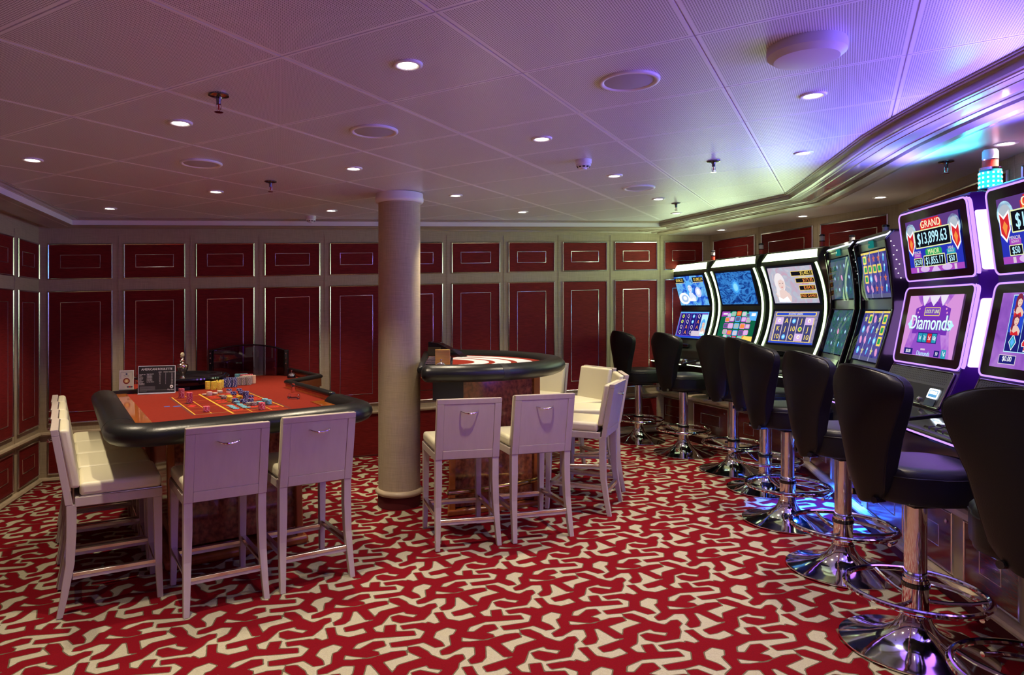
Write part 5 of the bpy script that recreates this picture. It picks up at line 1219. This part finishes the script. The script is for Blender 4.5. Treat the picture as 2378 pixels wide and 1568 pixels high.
def art_link(A, nm, w, h, second=False):
    if nm == 'upper_screen':
        h2 = h-.10
        A.rect(0, -.005, 2*w, h2, E3('royal blue display', .02, .03, .42)); A.rect(0, h2/2-.045, 2*w, .08, E3('dusk violet display', .10, .04, .20))
        for sx_ in (-1, 1):
            A.k = 4; A.ell(sx_*(w-.055), .075, .062, .065, ICE, 24, False); A.k = 5; A.ell(sx_*(w-.055), .075, .046, .048, E3('jewel grey ink', .40, .45, .52), 24, False)
            A.k = 6; A.poly([(sx_*(w-.005), .095), (sx_*(w-.04), .065), (sx_*(w-.085), .095), (sx_*(w-.085), .0), (sx_*(w-.045), -.060), (sx_*(w-.005), -.02)], WH, False)
            A.k = 7; A.poly([(sx_*(w-.012), .080), (sx_*(w-.04), .052), (sx_*(w-.078), .078), (sx_*(w-.078), .005), (sx_*(w-.045), -.045), (sx_*(w-.012), -.012)], REDD, False)
            A.k = 8; A.poly([(sx_*(w-.044), .045), (sx_*(w-.065), .02), (sx_*(w-.046), -.03), (sx_*(w-.026), .015)], ORG, False)
        A.k = 9
        for q in (.118, .105, .092): A.rect(0, .115+(.092-q)*.4, q*2, .040+(.118-q), REDD if q != .105 else ORG, False); A.k += 1
        A.text('GRAND', 0, .116, .060, E3('cream display ink', .88, .80, .55), 1.05, False)
        A.rrect(0, .035, .392, .108, .006, E3('pale gold frame ink', .72, .78, .42)); A.rect(0, .035, .378, .095, BLKE); A.text('$13,899.63', 0, .034, .096, ICE, .76)
        A.k = 14; A.rrect(0, -.048, .18, .045, .02, GRN, False); A.k = 15; A.text('MAJOR', 0, -.046, .040, E3('pale yellow display ink', .75, .80, .40), 1, False)
        A.k = 16; A.rrect(0, -.098, .232, .068, .005, MATS['pale gold frame ink'], False); A.k = 17; A.rect(0, -.098, .220, .057, BLKE, False); A.k = 18; A.text('$1,855.17', 0, -.099, .062, ICE, .78, False)
        for sx_, t_, v_ in ((-1, 'MINOR', '$50' if second else '$250'), (1, 'MINI', '$50')):
            X = sx_*.182; A.k = 16; A.rrect(X, -.060, .085, .030, .006, MAG if sx_ < 0 else TEAL, False); A.k = 17; A.text(t_, X, -.042, .026, PALE, 1, False); A.text('BONUS', X, -.060, .017, PALE, 1, False)
            A.k = 16; A.rrect(X, -.100, .098, .052, .004, MATS['pale gold frame ink'], False); A.k = 17; A.rect(X, -.100, .088, .043, BLKE, False); A.k = 18; A.text(v_, X, -.101, .046, ICE, .82, False)
        A.k = 5; A.rect(0, -.145, 2*w, .034, MAG, False); A.k = 6
        for x_ in (-.12, .12): A.ell(x_, -.143, .052, .019, LIL, 20, False)
        A.poly([(-.05, -.162), (-.015, -.13), (.015, -.13), (.05, -.162)], LIL, False); A.rect(-.205, -.146, .022, .028, PALE, False); A.rect(.205, -.146, .024, .03, PALE, False)
    elif not second:
        A.rect(0, .0, 2*w, h-.10, emis_noise('purple ballroom picture', [(.20, .04, .42), (.42, .12, .66), (.60, .28, .80), (.30, .08, .55)], (7, 7, 7), 1.0, .6))
        A.poly([(-w, h/2-.05), (-w+.09, h/2-.05), (-w+.16, h/2-.12), (-w+.10, h/2-.19), (-w+.03, -h/2+.05), (-w, -h/2+.05)], E3('pink column ink', .60, .26, .62)); A.poly([(w, h/2-.05), (w-.09, h/2-.05), (w-.16, h/2-.12), (w-.10, h/2-.19), (w-.03, -h/2+.05), (w, -h/2+.05)], MATS['pink column ink'])
        A.poly([(-w+.10, .10), (0, .15), (w-.10, .10), (w-.10, -.05), (-w+.10, -.05)], E3('deep purple display', .16, .03, .40))
        for x_, q in ((0, .06), (-.10, .042), (.10, .042)): A.poly([(x_-q, h/2-.052), (x_+q, h/2-.052), (x_+q*.6, h/2-.085), (x_, h/2-.115), (x_-q*.6, h/2-.085)], E3('chandelier ink', .74, .66, .80), x_ == 0)
        A.poly([(-.19, -h/2+.055), (.19, -h/2+.055), (.13, -.045), (-.13, -.045)], E3('violet floor ink', .26, .07, .50))
        for sg_ in (-1, 1):
            for i in range(6): A.ell(sg_*(.135+.012*i), .12-.022*i, .008, .006, PNK, 8, i == 0)
        A.rrect(0, .082, .17, .050, .006, GOLD); A.rect(0, .082, .16, .042, VIO); A.text('LOCK IT LINK', 0, .082, .030, E3('pale yellow display ink', .75, .80, .40), .82)
        A.text('Diamonds', 0, .012, .125, E3('teal outline ink', .10, .30, .42), .90); A.text('Diamonds', -.002, .014, .122, E3('bright ice ink', .70, .92, .95), .90)
        for sg_ in (-1, 1): A.star(sg_*.225, .005, .030, ICE, 4, .55, sg_ < 0)
        A.rect(0, -.072, .215, .062, NAV)
        for i, c_ in enumerate(('1c', '2c', '5c', '10c')): A.rect(-.078+.052*i, -.072, .046, .052, TEAL if i != 2 else REDD, i == 0)
        A.k += 1
        for i, c_ in enumerate(('1¢', '2¢', '5¢', '10¢')): A.text(c_, -.078+.052*i, -.072, .034, WH, .85, False)
        for x_, t_, wd in ((-.185, '$0.00', .10), (.135, '50', .055)): A.rect(x_, -.158, wd, .036, NAV, x_ < 0); A.k += 1; A.text(t_, x_, -.158, .028, WH, .9, False); A.k -= 1
        A.rect(.205, -.155, .048, .050, TEAL, False); A.k += 1; A.text('1¢', .205, -.152, .036, WH, .9, False); A.text('Diamonds', -.01, -.165, .038, ICE, .95, False); A.rect(-.02, -.140, .05, .010, PALE, False)
    else:
        A.rect(0, .0, 2*w, h-.10, emis_noise('violet hall picture', [(.14, .04, .36), (.34, .12, .60), (.50, .24, .72)], (6, 6, 6), 1.0, .6))
        gx0, gx1, gy0, gy1 = -.20, .20, -.10, .165
        A.rect(0, (gy0+gy1)/2, gx1-gx0+.008, gy1-gy0+.008, ICE); A.rect(0, (gy0+gy1)/2, gx1-gx0, gy1-gy0, NAV)
        cw_ = (gx1-gx0)/4; rh = (gy1-gy0)/3
        for c_ in range(1, 4): A.rect(gx0+cw_*c_, (gy0+gy1)/2, .003, gy1-gy0, ICE, c_ == 1)
        k0 = A.k
        for c_, r in ((0, 0), (0, 1), (2, 1), (3, 0)):
            A.k = k0+1; X, Y = gx0+cw_*(c_+.5), gy1-rh*(r+.5); A.rect(X, Y, cw_*.93, rh*.96, BLU, False); woman(A, X, Y+.008, .085, HAIR, REDD)
        for c_, r in ((0, 2), (2, 0), (1, 0)):
            A.k = k0+2; X, Y = gx0+cw_*(c_+.5), gy1-rh*(r+.5)
            for q, m_ in ((1, WH), (.85, TEAL), (.5, SKY)): A.poly([(X-.028*q, Y), (X, Y+.04*q), (X+.028*q, Y), (X, Y-.04*q)], m_)
        for c_, r in ((1, 2), (3, 2), (2, 2)):
            A.k = k0+2; X, Y = gx0+cw_*(c_+.5), gy1-rh*(r+.5)
            for q, m_ in ((1, WH), (.86, REDD if c_ == 1 else PNK)):
                A.poly([(X, Y+.042*q), (X+.034*q, Y-.002), (X+.030*q, Y-.018*q), (X+.012*q, Y-.018*q), (X+.016*q, Y-.04*q), (X-.016*q, Y-.04*q), (X-.012*q, Y-.018*q), (X-.030*q, Y-.018*q), (X-.034*q, Y-.002)], m_)
        for c_, r in ((1, 1), (3, 1)): A.k = k0+2; X, Y = gx0+cw_*(c_+.5), gy1-rh*(r+.5); A.ell(X, Y, .034, .036, PALE, 16); A.ell(X, Y, .022, .024, DIMV, 16)
        A.k = k0+1; A.rect(-.165, -.140, .125, .045, PALE, False); A.k += 1; A.rect(-.165, -.140, .117, .038, NAV, False); A.k += 1; A.text('$0.00', -.165, -.137, .034, WH, .9, False)
        A.text('Diamonds', .06, -.140, .04, ICE, .95, False)
NEXT = 'purple slot machine standing past the right edge of the photo'
C0, CD_, CN = (2.835, 4.28), (-.176, -.984), (.984, -.176)
for s_, sec, lb, lt in ((.435, False, 'purple slot machine showing $13,899.63 with a lit cyan beacon on top', True), (1.345, True, 'purple slot machine cut by the right photo edge, women and gems on its reels', False), (2.28, False, '', False), (3.2, True, '', False), (4.1, False, '', False)):
    lb = lb or NEXT
    machine_C(C0[0]+CD_[0]*s_+CN[0]*.02, C0[1]+CD_[1]*s_+CN[1]*.02, CN, lb, (lambda sec_: lambda A, nm, w, h: art_link(A, nm, w, h, sec_))(sec), lt)
# ================================================================ CEILING FITTINGS
LENS = emis('warm white lamp lens', (1., .93, .78), 14)
def make_downlight():
    t = thing('downlight', '', 'ceiling light', 0, 0)
    MB().lathe([(.030, .004), (.034, -.002), (.040, -.007), (.050, -.008), (.055, -.004), (.056, .002)], 40, cap=False).build('trim_ring', WHITEP, t, smooth=True, angle=60)
    MB().lathe([(.034, -.004), (0, -.004)], 32).build('lamp_lens', LENS, t)
    ld_ = bpy.data.lights.new('lamp', 'SPOT'); ld_.energy = DOWNLIGHT_W; ld_.color = (1., .83, .58); ld_.spot_size = math.radians(88); ld_.spot_blend = 1.; ld_.shadow_soft_size = .03
    lo = bpy.data.objects.new('lamp', ld_); col.objects.link(lo); lo.location = (0, 0, -.02); lo.parent = t
    return t
dl0 = make_downlight()
DL = [((-.18, 2.471), 'ceiling downlight nearest the viewer, brightest one left of centre'), ((-1.296, 3.142), 'ceiling downlight left of the round sprinkler over the roulette table'), ((-2.406, 3.797), 'ceiling downlight at the far left edge of the photo'),
      ((.459, 3.601), 'ceiling downlight between the round speaker grille and the smoke detector'), ((-.65, 4.23), 'ceiling downlight left of the column, in front of it'), ((-1.765, 4.908), 'ceiling downlight in front of the small sprinkler on the left'), ((-2.87, 5.543), 'ceiling downlight in the far left corner by the cornice'),
      ((1.574, 2.956), 'ceiling downlight just behind the white dome on the right'), ((2.125, 4.099), 'ceiling downlight by the curved cornice on the right'), ((1.103, 4.672), 'ceiling downlight right of the smoke detector'), ((-.007, 5.324), 'ceiling downlight just right of the column'),
      ((-1.114, 5.95), 'ceiling downlight near the far wall, left of the column'), ((.622, 6.316), 'ceiling downlight near the far wall, right of the column'), ((1.733, 5.744), 'ceiling downlight in front of the farthest sprinkler on the right'), ((2.19, 6.664), 'ceiling downlight in the far right corner by the cornice')]
SD = [((2.927, 3.566), 'soffit downlight nearest the viewer, above the purple machines'), ((3.376, 5.334), 'soffit downlight above the sea-creature machine'), ((3.31, 6.401), 'soffit downlight above the green-lit machine with the queen'), ((2.939, 7.428), 'soffit downlight farthest from the viewer')]
first = True
for lst, h in ((DL, HC), (SD, .8175)):
    for (x, y), lb in lst:
        o = dl0 if first else dup(dl0); first = False
        place(o, x, y, EYE+h, 0, lb, 'recessed downlights')
for x, y, lb in ((.93, 1.81, ''), (-.82, 1.34, ''), (.29, .68, ''), (-1.93, 2.0, ''), (1.4, .02, '')):     # the same lamps go on over the viewer's head
    o = dup(dl0); place(o, x, y, EYE+HC, 0, 'ceiling downlight overhead, outside the photo', 'downlights outside the photo')
def speaker(x, y, lb):
    t = thing('ceiling_speaker', lb, 'speaker', x, y, EYE+HC, 0, 'round ceiling speakers')
    MB().lathe([(.098, -.004), (.104, -.010), (.116, -.011), (.121, -.005), (.121, .001)], 56, cap=False).build('outer_ring', WHITEP, t, smooth=True, angle=60)
    MB().lathe([(.100, -.005), (.07, -.010), (0, -.012)], 48).build('grille', mat('speaker grille', (.42, .40, .46), .6, bump=.4, bscale=(500, 500, 500)), t, smooth=True)
for x, y, lb in ((.698, 2.705, 'round ceiling speaker nearest the viewer, right of centre'), (-.414, 3.366, 'round ceiling speaker left of centre above the column'), (-1.52, 3.984, 'round ceiling speaker on the left between two downlights'), (1.411, 5.174, 'round ceiling speaker farthest from the viewer on the right')): speaker(x, y, lb)
DCHR = mat('dark chrome', (.22, .21, .23), .12, 1)
def sprinkler(x, y, h, lb, drop):
    t = thing('sprinkler', lb, 'sprinkler', x, y, EYE+h, 0, 'ceiling sprinklers')
    MB().lathe([(.040, .001), (.041, -.006), (.030, -.010), (.014, -.012), (.012, -.018)], 36).build('escutcheon', DCHR, t, smooth=True, angle=60)
    MB().lathe([(.012, -.01), (.010, -.03), (.009, -.04)], 16).build('body', DCHR, t, smooth=True)
    MB().tube([(0, 0, -.038), (0, 0, -.062)], .0032, 8).build('glass_bulb', mat('red glass bulb', (.5, .02, .02), .1, spec=.8), t)
    fr_ = MB()
    for s in (-1, 1): fr_.tube([(s*.009, 0, -.036), (s*.011, 0, -.050), (s*.006, 0, -.066), (0, 0, -.068)], .0022, 6)
    fr_.build('frame_arms', CHROME, t, smooth=True)
    MB().lathe([(.0, -.068), (.017, -.070), (.018, -.073), (0, -.073)], 20).build('deflector', CHROME, t)
for x, y, h, lb in ((-.979, 2.757, HC, 'sprinkler nearest the viewer on the left of the ceiling'), (-1.271, 4.576, HC, 'small sprinkler on the left, farther from the viewer'), (1.64, 4.271, HC, 'sprinkler on the right, before the curved cornice'), (1.972, 6.012, HC, 'farthest sprinkler on the right of the main ceiling'), (2.926, 4.001, .8175, 'sprinkler on the soffit beside the cyan beacon')): sprinkler(x, y, h, lb, 0)
t = thing('ceiling_dome', 'large white round dome fixed to the ceiling at the upper right', 'ceiling antenna', 1.243, 2.378, EYE+HC)
MB().lathe([(.128, .001), (.130, -.020), (.128, -.034), (.106, -.052), (.08, -.056), (0, -.058)], 64).build('housing', mat('white dome plastic', (.62, .60, .64), .45), t, smooth=True, angle=25)
def smoke(x, y, lb, r=.05):
    t = thing('smoke_detector', lb, 'smoke detector', x, y, EYE+HC, 0, 'smoke detectors')
    MB().lathe([(r, .001), (r, -.022), (r*.96, -.026)], 40).build('base_ring', WHITEP, t, smooth=True, angle=40)
    h_ = MB().lathe([(r*.90, -.026), (r*.88, -.038), (r*.62, -.052)], 40).build('head', WHITEP, t, smooth=True, angle=30)
    v_ = MB()
    for i in range(10):
        a = 2*PI*i/10
        v_.lathe([(r*.86, -.042), (r*.72, -.050)], 6, a0=a, a1=a+.38, cap=False)
    v_.build('vents', BLACKM, h_)
    MB().lathe([(r*.45, -.052), (r*.40, -.060), (0, -.064)], 24).build('sensor_cap', WHITEP, h_, smooth=True)
smoke(.788, 4.154, 'smoke detector on the ceiling right of centre'); smoke(-1.368, 6.291, 'smoke detector near the far cornice, left of the column')
# blue lamp strips under the consoles of the middle machines
for s_, lb in ((.45, 'blue light strip under the dark grey-green machine'), (1.15, 'blue light strip under the machine with sea-creature reels')):
    x, y = B0[0]+BD[0]*s_-BN[0]*.37, B0[1]+BD[1]*s_-BN[1]*.37
    t = thing('blue_light_strip', lb, 'light strip', x, y, PLH+.262, math.atan2(BN[1], BN[0])-PI/2, 'blue strips under the consoles')
    MB().box(-.2, .2, -.008, .008, -.006, .0).build('diffuser', emis('blue lamp strip', (.02, .10, 1.), 10), t)
    l_ = bpy.data.lights.new('blue_lamp', 'SPOT'); l_.energy = 650 if s_ > 1 else 160; l_.color = (.01, .09, 1.); l_.spot_size = math.radians(76); l_.spot_blend = .7; l_.shadow_soft_size = .03
    lo = bpy.data.objects.new('blue_lamp', l_); col.objects.link(lo); lo.parent = t; lo.location = (0, -.02, -.02); lo.rotation_euler = (math.radians(4), 0, 0)
